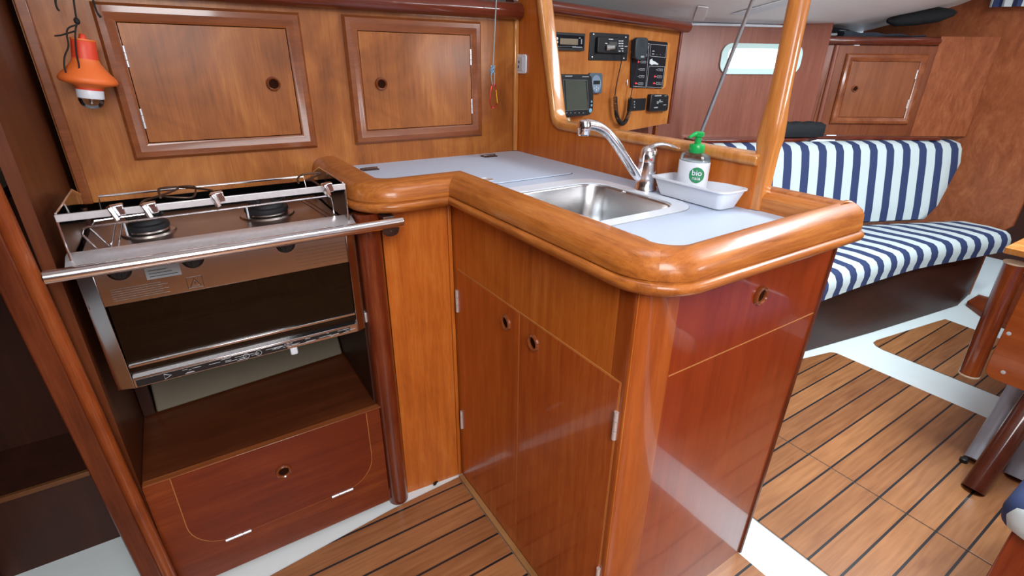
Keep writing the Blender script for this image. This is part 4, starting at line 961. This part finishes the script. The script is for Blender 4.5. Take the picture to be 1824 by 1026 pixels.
# board the instruments are mounted on
bp = [NO + ND * 0.01 + Vector((0, 0, 1.37)), NO + ND * 0.985 + Vector((0, 0, 1.336)), npx(1190, 220), npx(1092, 238), NO + ND * 0.01 + Vector((0, 0, 0.93))]
o = MB().prism(bp, -NNv * 0.02).build('instrument_board', wood('instrument_board_veneer', '#8A4C20', '#A2602C', '#BC7E42', 'z', 0.35, 0.5, 0.12, 1.2, 0.7, streak=0.6), bevel=0.002)
tag(o, 'varnished instrument board of the chart table seen through the opening', 'instrument board')
o = MB().tube([NO + ND * 0.985 + Vector((0, 0, 1.336)), npx(1190, 220)], 0.009, 10).build('trim_7', M['redx']); struct(o, 'dark edge moulding at the right of the instrument board')
# rail above
ra = NO + ND * 0.01 + NNv * 0.01; 
mbp = MB(); rr_ = []
for (s_, z_) in ((0.01, 1.385), (0.5, 1.368), (1.0, 1.350)):
    rr_.append([NO + ND * s_ + NNv * a_ + Vector((0, 0, z_ + b_)) for a_, b_ in ((0.0, -0.020), (0.03, -0.020), (0.042, -0.012), (0.046, 0.002), (0.042, 0.014), (0.03, 0.021), (0.0, 0.021))])
mbp.rings(rr_); tag(mbp.build('instrument_rail', M['redx'], bevel=0.003, angle=50), 'dark mahogany rail above the instrument board', 'rail')
# below board: dark locker space and post
w = MB(); w.prism([npx(1085, 230, -0.10), npx(1185, 215, -0.10), npx(1185, 330, -0.10), npx(1000, 330, -0.10), npx(1000, 215, -0.10)], -NNv * 0.01); struct(w.build('wall_nav', M['hull']), 'shaded red lining under the instrument board')
w = MB(); w.obox(npx(1174, 250, -0.03), ND, NNv, (0, 0, 1), 0.008, 0.01, 0.12); struct(w.build('trim_8', M['frame'], bevel=0.002), 'small upright post below the instrument board')

# car stereo
e = thing('car_stereo', 'black car radio with small display at top left of instrument board', 'radio', nq(230, 220))
w = MB(); nbox(w, 66, 135, 395, 312, 0.012, 0, 0, 0.004); w.build('housing', M['black'], e, bevel=0.001)
w = MB(); nbox(w, 90, 160, 378, 285, 0.005, 0.012, 0, 0.004); fc = w.build('faceplate', plain('gloss_black', '#101218', 0.2), e, bevel=0.001)
w = MB(); nbox(w, 165, 196, 325, 258, 0.0008, 0.0172); w.build('display', M['lcd'], fc)
w = MB()
for a_, b_ in ((107, 200), (132, 200), (107, 232), (132, 232)): nbox(w, a_ - 11, b_ - 13, a_ + 10, b_ + 12, 0.002, 0.0172, 0, 0.003)
w.build('buttons', M['print'], fc)
w = MB()
for i in range(10): nbox(w, 145 + i * 17, 268, 155 + i * 17, 273, 0.0004, 0.0172)
nbox(w, 275, 272, 365, 284, 0.0004, 0.0176); nbox(w, 335, 190, 350, 200, 0.0004, 0.0176); nbox(w, 355, 205, 362, 250, 0.0004, 0.0176)
w.build('markings', M['midgrey'], fc)
# VHF radio
e = thing('vhf_radio', 'black flush-mounted VHF radio with plugged-in curly microphone lead', 'radio', nq(630, 270))
w = MB(); nbox(w, 465, 140, 798, 402, 0.004, 0, 0, 0.005); w.build('mounting_plate', M['black'], e, bevel=0.001)
for a_, b_ in ((493, 160), (788, 188), (480, 370), (770, 381)): MB().lathe([(0.0032, 0), (0.0032, 0.001), (0.0015, 0.0018)], nq(a_, b_, 0.004), NNv, 10).build('screw', M['chrome'], e)
w = MB(); nbox(w, 515, 180, 780, 335, 0.014, 0.004, 0, 0.004); fc = w.build('faceplate', M['black'], e, bevel=0.003)
w = MB(); nbox(w, 612, 228, 680, 268, 0.0006, 0.0183); w.build('display', plain('dim_lcd', '#4A4B48', 0.3), fc)
w = MB()
for i in range(5):
    for j in range(2): nbox(w, 696 + j * 24, 217 + i * 23, 714 + j * 24, 226 + i * 23, 0.0006, 0.0183)
nbox(w, 605, 202, 645, 210, 0.0006, 0.0183); nbox(w, 750, 268, 778, 274, 0.0006, 0.0183); nbox(w, 572, 240, 592, 247, 0.0006, 0.0183)
w.build('key_mark', M['print'], fc)
w = MB(); p_ = nq(585, 283, 0.018); q_ = nq(632, 278, 0.034); w.tube([p_, p_.lerp(q_, .4), p_.lerp(q_, .42), q_], [0.0105, 0.0105, 0.0085, 0.0075], 16); w.build('lead_plug', plain('satin_metal_plug', '#9A9A98', 0.35, 0.3), fc, angle=40)
# curly lead
mic = thing('hand_microphone', 'black hand microphone with curly cord, clipped beside the switch panel', 'microphone', nq(880, 290)); e = mic
w = MB(); w.tube(spline([nq(632, 278, .034), nq(668, 292, .04), nq(695, 335, .036), nq(703, 400, .03), nq(690, 500, .026), nq(668, 620, .024), nq(655, 720, .024)], 6), 0.0021, 8)
w.tube(spline([nq(852, 395, .03), nq(845, 470, .028), nq(820, 600, .026), nq(798, 735, .024)], 6), 0.0018, 8); w.build('straight_lead', M['blackr'], e)
cl = spline([nq(657, 725, .024), nq(660, 800, .024), nq(668, 880, .024), nq(690, 945, .024), nq(722, 972, .024), nq(755, 945, .024), nq(780, 880, .024), nq(795, 800, .024), nq(798, 735, .024)], 12)
dl = [0.0]
for a_, b_ in zip(cl[:-1], cl[1:]): dl.append(dl[-1] + (b_ - a_).length)
turns = 44; hx = []
for i in range(turns * 9 + 1):
    s_ = dl[-1] * i / (turns * 9); k = min(max(np.searchsorted(dl, s_) - 1, 0), len(cl) - 2)
    f_ = (s_ - dl[k]) / (dl[k + 1] - dl[k]); p_ = cl[k].lerp(cl[k + 1], f_); t_ = (cl[k + 1] - cl[k]).normalized()
    n1 = NNv; n2 = t_.cross(n1).normalized(); an = 2 * math.pi * i / 9
    hx.append(p_ + (n1 * math.cos(an) + n2 * math.sin(an)) * 0.0078)
w = MB(); w.tube(hx, 0.0019, 5); w.build('coiled_cord', M['blackr'], e)
# microphone
e = mic
w = MB(); nbox(w, 845, 240, 910, 330, 0.012, 0.0); w.build('clip', M['steel'], e)
pts = [nq(*p, 0.012) for p in ((832, 205), (850, 190), (925, 192), (942, 205), (938, 300), (915, 392), (850, 395), (822, 375), (825, 290))]
w = MB(); w.prism(pts, NNv * 0.022); w.build('body', plain('charcoal_plastic', '#2A3238', 0.45), e, bevel=0.004)
w = MB(); nbox(w, 872, 356, 900, 374, 0.0006, 0.0343); w.build('badge', M['midgrey'], e)
w = MB()
for i in range(5): nbox(w, 868, 215 + i * 14, 905, 220 + i * 14, 0.0005, 0.0341)
w.build('grille', M['blackr'], e)
# switch panel
e = thing('switch_panel', 'black breaker switch panel with red indicator lamps', 'switch panel', nq(1000, 430))
w = MB(); w.prism([nq(*p, 0.0) for p in ((940, 215), (1180, 232), (1196, 250), (1155, 632), (1135, 655), (1100, 660), (840, 650), (838, 215))], NNv * 0.002); w.build('backing', M['trimw'], e)
w = MB(); w.prism([nq(*p, 0.002) for p in ((940, 212), (1165, 232), (1168, 245), (1125, 640), (1112, 655), (838, 648), (828, 640), (838, 215))], NNv * 0.004); pnl = w.build('face', plain('satin_black_panel', '#14161C', 0.35, mott=0.1), e, bevel=0.001)
w = MB()
def nline(a_, b_, r_=0.0006, o_=0.0064): w.tube([nq(*a_, o_), nq(*b_, o_)], r_, 5)
for a_, b_ in (((995, 245), (965, 645)), ((1010, 250), (1158, 262)), ((1158, 262), (1145, 372)), ((1003, 358), (1145, 372)), ((1010, 250), (1003, 358)), ((995, 450), (1140, 455)), ((995, 450), (973, 640)), ((973, 640), (1112, 648)), ((1140, 455), (1112, 648)), ((945, 240), (998, 245)), ((845, 635), (962, 642))): nline(a_, b_)
for (x_, y_) in ((965, 280), (955, 348), (945, 412), (935, 480), (928, 545), (920, 610), (1098, 484), (1092, 547), (1085, 608)):
    for a_, b_ in (((x_ - 22, y_ - 10), (x_ + 22, y_ - 8)), ((x_ + 22, y_ - 8), (x_ + 20, y_ + 11)), ((x_ + 20, y_ + 11), (x_ - 24, y_ + 9)), ((x_ - 24, y_ + 9), (x_ - 22, y_ - 10)), ((x_ - 12, y_), (x_ + 12, y_ + 1)), ((x_ - 40, y_ - 1), (x_ - 24, y_))): nline(a_, b_, 0.0005)
for p_ in ((1065, 345), (1100, 346), (1135, 347)): w.lathe([(0.0009, 0), (0.0009, 0.0006)], nq(*p_, 0.006), NNv, 8)
w.build('legend_lines', M['print'], pnl)
w = MB(); w.prism([nq(*p, 0.006) for p in ((1003, 392), (1025, 382), (1028, 400), (1050, 408), (1082, 430), (1078, 438), (1040, 432), (1020, 440), (1000, 425))], NNv * 0.0004); w.build('chart_silhouette', M['print'], pnl)
w = MB(); nbox(w, 1025, 310, 1045, 316, 0.0004, 0.006); nbox(w, 1022, 336, 1042, 342, 0.0004, 0.006); w.build('legend_text', M['print'], pnl)
for p_ in ((896, 410), (875, 607), (1048, 545), (1040, 607)):
    w = MB(); w.lathe([(0.0034, 0), (0.0034, 0.002), (0.0015, 0.0035)], nq(*p_, 0.006), NNv, 12); w.build('indicator_lamp', M['redled'], pnl)
# plotter
e = thing('chart_plotter', 'square black chart plotter with grey screen and key column', 'chart plotter', nq(290, 710))
w = MB(); w.prism([nq(*p, 0.0) for p in ((150, 522), (400, 524), (425, 545), (443, 690), (440, 850), (415, 885), (390, 895), (160, 912), (135, 890), (130, 545))], NNv * 0.035); pl_ = w.build('housing', M['black'], e, bevel=0.004)
w = MB(); w.prism([nq(*p, 0.0352) for p in ((180, 575), (365, 578), (390, 838), (195, 845))], NNv * 0.001); w.build('screen', M['screen'], pl_)
w = MB(); w.tube([nq(*p, 0.0355) for p in ((163, 572), (380, 575), (398, 838), (185, 850))], 0.0008, 5, closed=True); nbox(w, 180, 535, 245, 545, 0.0005, 0.0352); nbox(w, 335, 540, 395, 548, 0.0005, 0.0352)
for i in range(5): nbox(w, 192 + i * 38, 868, 200 + i * 38, 874, 0.0005, 0.0352)
w.build('markings', M['midgrey'], pl_)
w = MB()
for (a_, b_, r_) in ((422, 770, 0.0045), (422, 803, 0.0045), (412, 850, 0.0085)): w.lathe([(r_, 0), (r_, 0.002), (r_ * 0.7, 0.003)], nq(a_, b_, 0.0345), NNv, 14)
w.build('keys', M['bluekey'], pl_)
# battery monitor
e = thing('battery_monitor', 'small grey monitor unit with tiny display beside the chart plotter', 'battery monitor', nq(500, 610))
w = MB(); w.prism([nq(*p, 0.0) for p in ((455, 512), (550, 515), (562, 530), (555, 690), (545, 698), (455, 700), (445, 690), (442, 525))], NNv * 0.014); h_ = w.build('housing', M['grey'], e, bevel=0.003)
w = MB(); w.prism([nq(500 + 42 * math.cos(t_), 610 + 80 * math.sin(t_), 0.0142) for t_ in [i * math.pi / 12 for i in range(24)]], NNv * 0.0012); w.build('face_plate', plain('pale_blue_grey', '#74869A', 0.4), h_)
w = MB(); nbox(w, 473, 582, 530, 615, 0.0008, 0.0155); w.build('display', M['black'], h_)
w = MB()
for a_, b_ in ((482, 650), (498, 640), (498, 665), (514, 650)): w.lathe([(0.0024, 0), (0.0024, 0.0015)], nq(a_, b_, 0.0154), NNv, 10)
w.build('keys', M['print'], h_)
# socket, heater control, white box
e = thing('twin_socket', 'small black socket plate under the switch panel', 'socket', nq(888, 800))
w = MB(); nbox(w, 815, 750, 960, 850, 0.006, 0, 0, 0.003); h_ = w.build('plate', M['black'], e, bevel=0.001)
w = MB()
for yy in (775, 800, 825): w.lathe([(0.0035, 0), (0.0035, 0.001), (0.002, 0.001)], nq(862, yy, 0.006), NNv, 12)
w.build('contacts', M['midgrey'], h_)
e = thing('heater_control', 'black rounded control unit at lower right of the instrument board', 'control unit', nq(1062, 785))
w = MB(); w.prism([nq(*p, 0.0) for p in ((992, 705), (1140, 708), (1152, 722), (1145, 840), (1132, 858), (985, 862), (975, 848))], NNv * 0.022); h_ = w.build('housing', M['black'], e, bevel=0.004)
w = MB(); nbox(w, 1022, 714, 1082, 722, 0.0006, 0.0222); nbox(w, 1015, 822, 1050, 830, 0.0006, 0.0222); nbox(w, 1062, 755, 1075, 765, 0.0006, 0.0222); nbox(w, 1060, 770, 1095, 776, 0.0006, 0.0222); nbox(w, 1100, 798, 1125, 804, 0.0006, 0.0222); nbox(w, 1110, 718, 1130, 722, 0.0006, 0.0222)
w.lathe([(0.006, 0), (0.0055, 0.004)], nq(1045, 780, 0.0222), NNv, 14); w.build('markings', M['midgrey'], h_)
e = MB(); nbox(e, 172, 922, 263, 978, 0.012, 0.0, 0, 0.003); tag(e.build('sensor_box', plain('cream_plastic', '#D8D2B8', 0.5), bevel=0.001), 'little cream box below the chart plotter', 'box')
e = MB(); e.lathe([(0.002, -0.012), (0.003, 0), (0.002, 0.012)], nq(800, 600, 0.004), (0, 0, 1), 8); e.lathe([(0.004, 0), (0.003, 0.005)], nq(800, 590, 0.0), NNv, 10); tag(e.build('microphone_hook', M['steel']), 'small metal hook left of the switch panel', 'hook')

# ================================================================== ROD
rb, rt = onp_ = (hw(0.0, 0.86, 0.06), None)
rbp = onx(1245, 246, 2.22); rtp = onx(1341, 0, 2.06); d_ = (rtp - rbp)
e = thing('steel_tie_rod', 'thin steel rod rising diagonally from ledge to deckhead', 'rod', rbp)
w = MB(); w.tube([rbp, rtp + d_ * 0.02], 0.0085, 12); w.build('rod', plain('satin_steel_rod', '#A8AAB0', 0.35, 0.5), e)
w = MB(); w.lathe([(0.018, -0.01), (0.018, 0.0), (0.012, 0.012)], rbp, d_, 16); w.build('base_fitting', M['chrome'], e)

# ================================================================== FORWARD CABINET (hull side, beyond the porthole)
P0c = Vector((3.0, 1.5, 0)); CA = R(-33); CD = Vector((math.cos(CA), math.sin(CA), 0)); CN = Vector((math.sin(CA), -math.cos(CA), 0))
def cq(s_, z_, out=0.0): return P0c + CD * s_ + CN * out + Vector((0, 0, z_))
fcab = thing('saloon_cabinet', 'mahogany side cabinet beyond the settee back', 'cabinet', cq(0.2, 0.86))
w = MB(); w.prism([cq(0.475, 0.855, 0.001), cq(0.78, 0.855, 0.001), cq(0.78, 1.345, 0.001), cq(0.475, 1.345, 0.001)], -CN * 0.10); w.build('filler_panel', M['burl'], fcab)
w = MB(); w.prism([cq(-0.075, 0.855), cq(0.475, 0.855), cq(0.475, 1.30), cq(-0.05, 1.30), cq(-0.06, 1.30)], -CN * 0.10); w.build('carcass', wood('saloon_cabinet_veneer', '#5E2C16', '#733B20', '#884C2C', 'z', 0.35, 0.5, 0.12, 1.2, 0.3), fcab)
w = MB(); w.tube([cq(-0.045, 0.86, 0.004), cq(-0.045, 1.30, 0.004)], 0.012, 12); w.build('corner_moulding', M['hull'], fcab)
w = MB(); w.prism([cq(-0.06, 0.86), cq(-0.19, 0.86, -0.05), cq(-0.19, 1.30, -0.05), cq(-0.06, 1.30)], -CN * 0.01); w.build('side_panel', wood('cabinet_side', '#5E2C1C', '#7A4432', '#8E5844', 'z', 0.35, 0.5, 0.12), fcab)
w = MB(); w.tube([cq(-0.178, 0.86, -0.042), cq(-0.178, 1.30, -0.042)], 0.005, 8); w.build('side_bead', M['trimw'], fcab)
w = MB(); rr_ = []
for s_, o_ in ((-0.25, -0.04), (-0.06, 0.0), (0.46, 0.0), (0.475, 0.0)):
    k_ = 1.0 if s_ < 0.47 else 0.6
    rr_.append([cq(s_, 1.322 + b_ * k_, o_ + a_ * k_) for a_, b_ in ((-0.02, -0.020), (0.01, -0.020), (0.022, -0.012), (0.026, 0.0), (0.022, 0.012), (0.01, 0.019), (-0.02, 0.019))])
w.rings(rr_); w.build('top_rail', M['redx'], fcab, angle=50, bevel=0.002)
wall_locker(P0c + CN * 0.001, CD, CN, 0.014, 0.438, 0.914, 1.262, 0.100, 1.093, 1, (1.165, 1.02), 'small framed locker door above the striped settee', 'cabinet_locker', wood('dull_cabinet_door', '#6B361C', '#7E4526', '#925634', 'z', 0.35, 0.5, 0.12, 1.2, 0.3), wood('cabinet_frame', '#653018', '#7E4224', '#9C5C38', 'x', 0.3, 0.6, 0.1))
# ledge behind the seat back
w = MB(); w.prism([hw(-0.05, 0.835, 0.004), hw(-0.05, 0.835, 0.10), hw(0.55, 0.835, 0.10), cq(-0.05, 0.835, 0.04), cq(0.62, 0.835, 0.04), cq(0.62, 0.835, 0.002), cq(-0.10, 0.835, 0.002), hw(0.6, 0.835, 0.004)], (0, 0, 0.018))
tag(w.build('settee_ledge', M['redx'], bevel=0.004), 'narrow mahogany ledge behind the striped seat back', 'ledge')
# bag on the ledge
w = MB(); bcx = onp_c = None
bc_ = hw(0.62, 0.858, 0.0)
p0 = npx(1395, 235) if False else None
def onp(u, v, P, n):
    d_ = ray(u, v); return C0 + d_ * ((P - C0).dot(n) / d_.dot(n))
bpl = hw(0.6, 0, 0.05); bn = Vector((AN.x, AN.y, 0))
bl, br = onp(1388, 235, bpl, bn), onp(1462, 235, bpl, bn); du = (br - bl); Lb = du.length; du.normalize()
rg = []
for i in range(11):
    t_ = i / 10; hgt = 0.074 + 0.006 * math.sin(i * 2.1); k_ = 1.0 if 0 < i < 10 else 0.8
    c_ = bl.lerp(br, t_); c_.z = 0.857
    rg.append([c_ + bn * (a_ * k_) + Vector((0, 0, b_ * hgt * (1 if b_ < 0.9 else k_))) for a_, b_ in ((-0.035, 0.0), (0.03, 0.0), (0.036, 0.3), (0.034, 0.8), (0.02, 1.0), (-0.025, 0.97), (-0.038, 0.7))])
w.rings(rg); tag(w.build('black_bag', M['bag'], angle=60), 'flat black bag lying on the ledge beside the pillar', 'bag')
# clutter on top of the cabinet
w = MB(); rg = []
for i in range(13):
    t_ = i / 12; c_ = cq(-0.02 + 0.42 * t_, 1.342, -0.04); h_ = 0.018 * (1 - t_) + 0.006 + 0.004 * math.sin(i * 1.7)
    rg.append([c_ + CN * a_ + Vector((0, 0, b_ * h_)) for a_, b_ in ((-0.05, 0), (0.03, 0), (0.04, 0.5), (0.02, 1.0), (-0.03, 1.1))])
w.rings(rg); tag(w.build('folded_cloth', plain('dark_slate_cloth', '#3A4552', 0.8, mott=0.2)), 'dark grey folded cloth lying on top of the saloon cabinet', 'cloth')
w = MB(); w.obox(cq(-0.10, 1.350, -0.03), CD, CN, (0, 0, 1), 0.05, 0.02, 0.006); tag(w.build('flat_box', M['midgrey'], bevel=0.003), 'small pale grey box at the left end of the cabinet top', 'box')
# dark soft bag under the headliner near the bulkhead
w = MB(); p_ = onx(1640, 30, 3.35); w.lathe([(0.01, -0.16), (0.035, -0.12), (0.042, -0.02), (0.040, 0.08), (0.02, 0.15), (0.004, 0.17)], p_, (1, -0.75, 0.16), 18, 0, 1, 0.8)
tag(w.build('stowed_bag', M['bag'], angle=60), 'dark bag tucked under the headliner by the figured bulkhead', 'bag')

# ================================================================== SETTEE
SA = R(-23); SD = Vector((math.cos(SA), math.sin(SA), 0)); SN = Vector((math.sin(SA), -math.cos(SA), 0))
front = [(1.75, 0.895), (2.29, 0.885), (2.74, 0.857), (2.95, 0.829), (3.15, 0.788), (3.37, 0.746), (3.56, 0.708)]
front = [(p.x, p.y) for p in spline([(a_, b_, 0) for a_, b_ in front], 4)]
def seat():
    mb = MB(); rg = []
    def backy(x): return 1.60 - 0.424 * (x - 2.0) + 0.03
    sec = [(0.0, 0.315, 0), (0.0, 0.33, 0), (-0.004, 0.36, 0), (0.0, 0.385, 0), (0.012, 0.408, 0), (0.03, 0.42, 0), (0.10, 0.428, 0)]
    xs = front + [(3.60, 0.712), (3.63, 0.735)]
    for j, (x, y) in enumerate(xs):
        end = (j >= len(xs) - 2); sh = 0.012 * (j - len(xs) + 3) if end else 0.0
        r_ = [Vector((x, y + o_, z_ - (sh if z_ > 0.35 else -sh * 0.6))) for o_, z_, _ in sec]
        by = max(backy(x), y + 0.12)
        for k in (0.4, 0.7): r_.append(Vector((x, y + 0.10 + (by - y - 0.10) * k, 0.427 - sh)))
        r_.append(Vector((x, by, 0.415 - sh))); r_.append(Vector((x, by, 0.315 + sh * 0.6)))
        rg.append(r_)
    mb.rings(rg, True, True)
    return mb
o = seat().build('seat_cushion', stripes('seat_stripes', (1, 0.08, 0), 0.108, 0.02, 0.47), angle=60, loc=(2.6, 1.0, 0.31)); tag(o, 'long navy and white striped seat cushion of the settee', 'cushion')
bp0 = Vector((3.39, 1.06, 0.425))
def bq(s_, t_, out=0.0):  # s along, t height above the seat, leaning back
    return bp0 + SD * s_ + SN * (out - 0.16 * t_ / 0.42 * 0.6) + Vector((0, 0, t_))
w = MB(); rg = []
sec = [(0.0, 0.0), (0.012, 0.008), (0.018, 0.08), (0.018, 0.30), (0.012, 0.37), (-0.004, 0.398), (-0.05, 0.410), (-0.085, 0.408), (-0.095, 0.39), (-0.095, 0.0)]
for i in range(34):
    s_ = -1.45 + i * (1.45 / 33)
    rg.append([bq(s_ + (0.0 if s_ < -0.10 else (s_ + 0.10) / 0.10 * (0.0 + 0.19 * (1 - (1 - min(1, t_ / 0.35)) ** 2))), t_, o_) for o_, t_ in sec])
rg.append([bq(0.012 + 0.19 * (1 - (1 - min(1, t_ / 0.35)) ** 2), max(0.01, min(t_, 0.395)), -0.03 + (o_ + 0.03) * 0.75) for o_, t_ in sec])
w.rings(rg)
o = w.build('back_cushion', stripes('back_stripes', tuple(SD), 0.101, 0.30, 0.46), angle=60, loc=(3.0, 1.3, 0.42)); tag(o, 'navy and white striped back cushion leaning behind the seat', 'cushion')
w = MB(); w.prism([(1.70, 1.0, 0.0008), (2.19, 0.958, 0.0008), (2.69, 0.878, 0.0008), (3.25, 0.802, 0.0008), (3.43, 0.778, 0.0008), (3.64, 0.80, 0.0008), (3.64, 1.1, 0.0008), (2.2, 1.7, 0.0008), (1.70, 1.75, 0.0008)], (0, 0, 0.313))
tag(w.build('settee_bench', wood('settee_base_veneer', '#27110A', '#34170E', '#422012', 'x', 0.5, 0.12, 0.3, 1.0, 0.2), bevel=0.003), 'dark brown settee base under the striped seat cushion', 'settee')
# striped curtain top right
w = MB(); rg = []
for i in range(25):
    t_ = i / 24; p_ = onx(1764 + 90 * t_, -2, 3.60); q_ = onx(1762 + 92 * t_, 13 - 3 * t_, 3.60); o_ = Vector((-0.008 * math.sin(i * 1.1), 0, 0))
    rg.append([p_ + o_ + Vector((0, 0, 0.05)), q_ + o_, q_ + o_ + Vector((0.004, 0, 0)), p_ + o_ + Vector((0.004, 0, 0.05))])
w.rings(rg); tag(w.build('striped_curtain', stripes('curtain_stripes', (0, 1, 0), 0.075, 0.3, 0.5)), 'blue and white striped curtain edge high on the figured bulkhead', 'curtain')

# ================================================================== SALOON TABLE
tb = thing('saloon_table', 'wooden saloon table with hanging leaf and dark round leg', 'table', (2.0, 0.1, 0))
w = MB(); w.prism([(2.005, y, z) for y, z in [(-0.8, 0.70), (0.325, 0.70), (0.331, 0.36)] + [(0.331 - 0.03 + 0.03 * math.cos(R(a_)), 0.335 + 0.03 * math.sin(R(a_))) for a_ in range(-15, -91, -15)] + [(-0.8, 0.29)]], (0.022, 0, 0)); lf = w.build('hanging_leaf', M['table'], tb, bevel=0.002)
for u, v in ((1797, 594), (1787, 663)): MB().lathe([(0.006, 0), (0.006, 0.001), (0.002, 0.0018)], onx(u, v, 2.005), (-1, 0, 0), 14).build('screw_cap', M['print'], lf)
w = MB(); w.tube([(2.012, 0.362, 0.288), (2.012, 0.362, 0.292), (2.012, 0.368, 0.672)], [0.020, 0.027, 0.027], 18); w.build('rounded_leaf_edge', wood('glossy_leaf_edge', '#5A230E', '#7A3516', '#9A4E22', 'z', 0.25, 0.9, 0.06), tb)
pv = plain('pale_varnish_edge', '#C8B49A', 0.4)
MB().lathe([(0.0285, 0), (0.0285, 0.004), (0.027, 0.005)], (2.012, 0.362, 0.286), (0, 0, 1), 18).build('edge_cap', pv, tb)
MB().lathe([(0.029, 0), (0.029, 0.004)], (2.012, 0.368, 0.672), (0, 0, 1), 18).build('edge_cap', pv, tb)
w = MB(); w.prism([(1.985, 0.40, 0.70), (3.0, 0.40, 0.70), (3.0, -0.8, 0.70), (1.985, -0.8, 0.70)], (0, 0, 0.02)); w.v = [p.copy() for p in w.v]; w.build('table_top', M['trimw'], tb, bevel=0.003)
def legp(u, v, x): return onx(u, v, x)
lb0, lt0 = onz(1733, 872, 0.005), onx(1858, 690, 2.06)
w = MB(); w.tube([lb0, lb0 + (lt0 - lb0) * 1.35], 0.030, 22); w.build('leg', M['leg'], tb)
for (a_, b_) in ((onz(1738, 822, 0.005), onx(1835, 665, 2.24)), (onz(1812, 852, 0.005), onx(1900, 690, 2.20))):
    w = MB(); w.tube([a_, a_ + (b_ - a_) * 1.3], 0.033, 22); w.build('metal_leg', M['alloy'], tb)
w = MB(); p_ = onz(1716, 822, 0.005); w.lathe([(0.012, 0), (0.012, 0.012), (0.008, 0.015)], p_, (0, 0, 1), 12); w.build('foot_bolt', M['black'], tb)

# near settee corner at the lower right
ns = onz(1798, 880, 0.42)
w = MB(); cx_, cy_ = onz(1850, 900, 0.42).x + 0.018, onz(1850, 900, 0.42).y - 0.006
rg = []
for ins, z in ((0.02, 0.34), (0.004, 0.355), (0.0, 0.38), (0.004, 0.405), (0.02, 0.42)):
    rg.append([Vector((cx_ + a_, cy_ + b_, z)) for a_, b_ in rrect(-0.055 + ins, 0.50, -0.9, 0.05 - ins, 0.05, 6)])
w.rings(rg); tag(w.build('near_seat_cushion', stripes('near_stripes', (1, 0, 0), 0.60, 0.065, 0.88), angle=60, loc=(cx_, cy_, 0.34)), 'rounded blue and white cushion corner at the lower right edge', 'cushion')
w = MB(); w.box(cx_ - 0.02, cx_ + 0.48, cy_ - 0.9, cy_ + 0.02, 0.001, 0.338); tag(w.build('near_settee_bench', M['end'], bevel=0.004), 'dark red wooden seat base under the blue cushion corner', 'settee')

# speck of dirt by the panel foot
w = MB(); p_ = onz(775, 862, 0.006); w.lathe([(0.004, 0), (0.007, 0.002), (0.004, 0.004)], p_, (0, 0, 1), 7, 0, 1.4, 0.8); w.lathe([(0.002, 0), (0.004, 0.002), (0.002, 0.003)], p_ + Vector((0.008, 0.003, 0)), (0, 0, 1), 6); tag(w.build('black_scrap', M['blackr']), 'tiny black scrap on the floor at the panel foot', 'scrap')

# chart table under the instrument board, behind the divider
w = MB(); w.box(1.13, 1.70, 1.10, 1.58, 0.76, 0.79); struct(w.build('trim_11', M['panel'], bevel=0.004), 'wooden top under the instrument board')
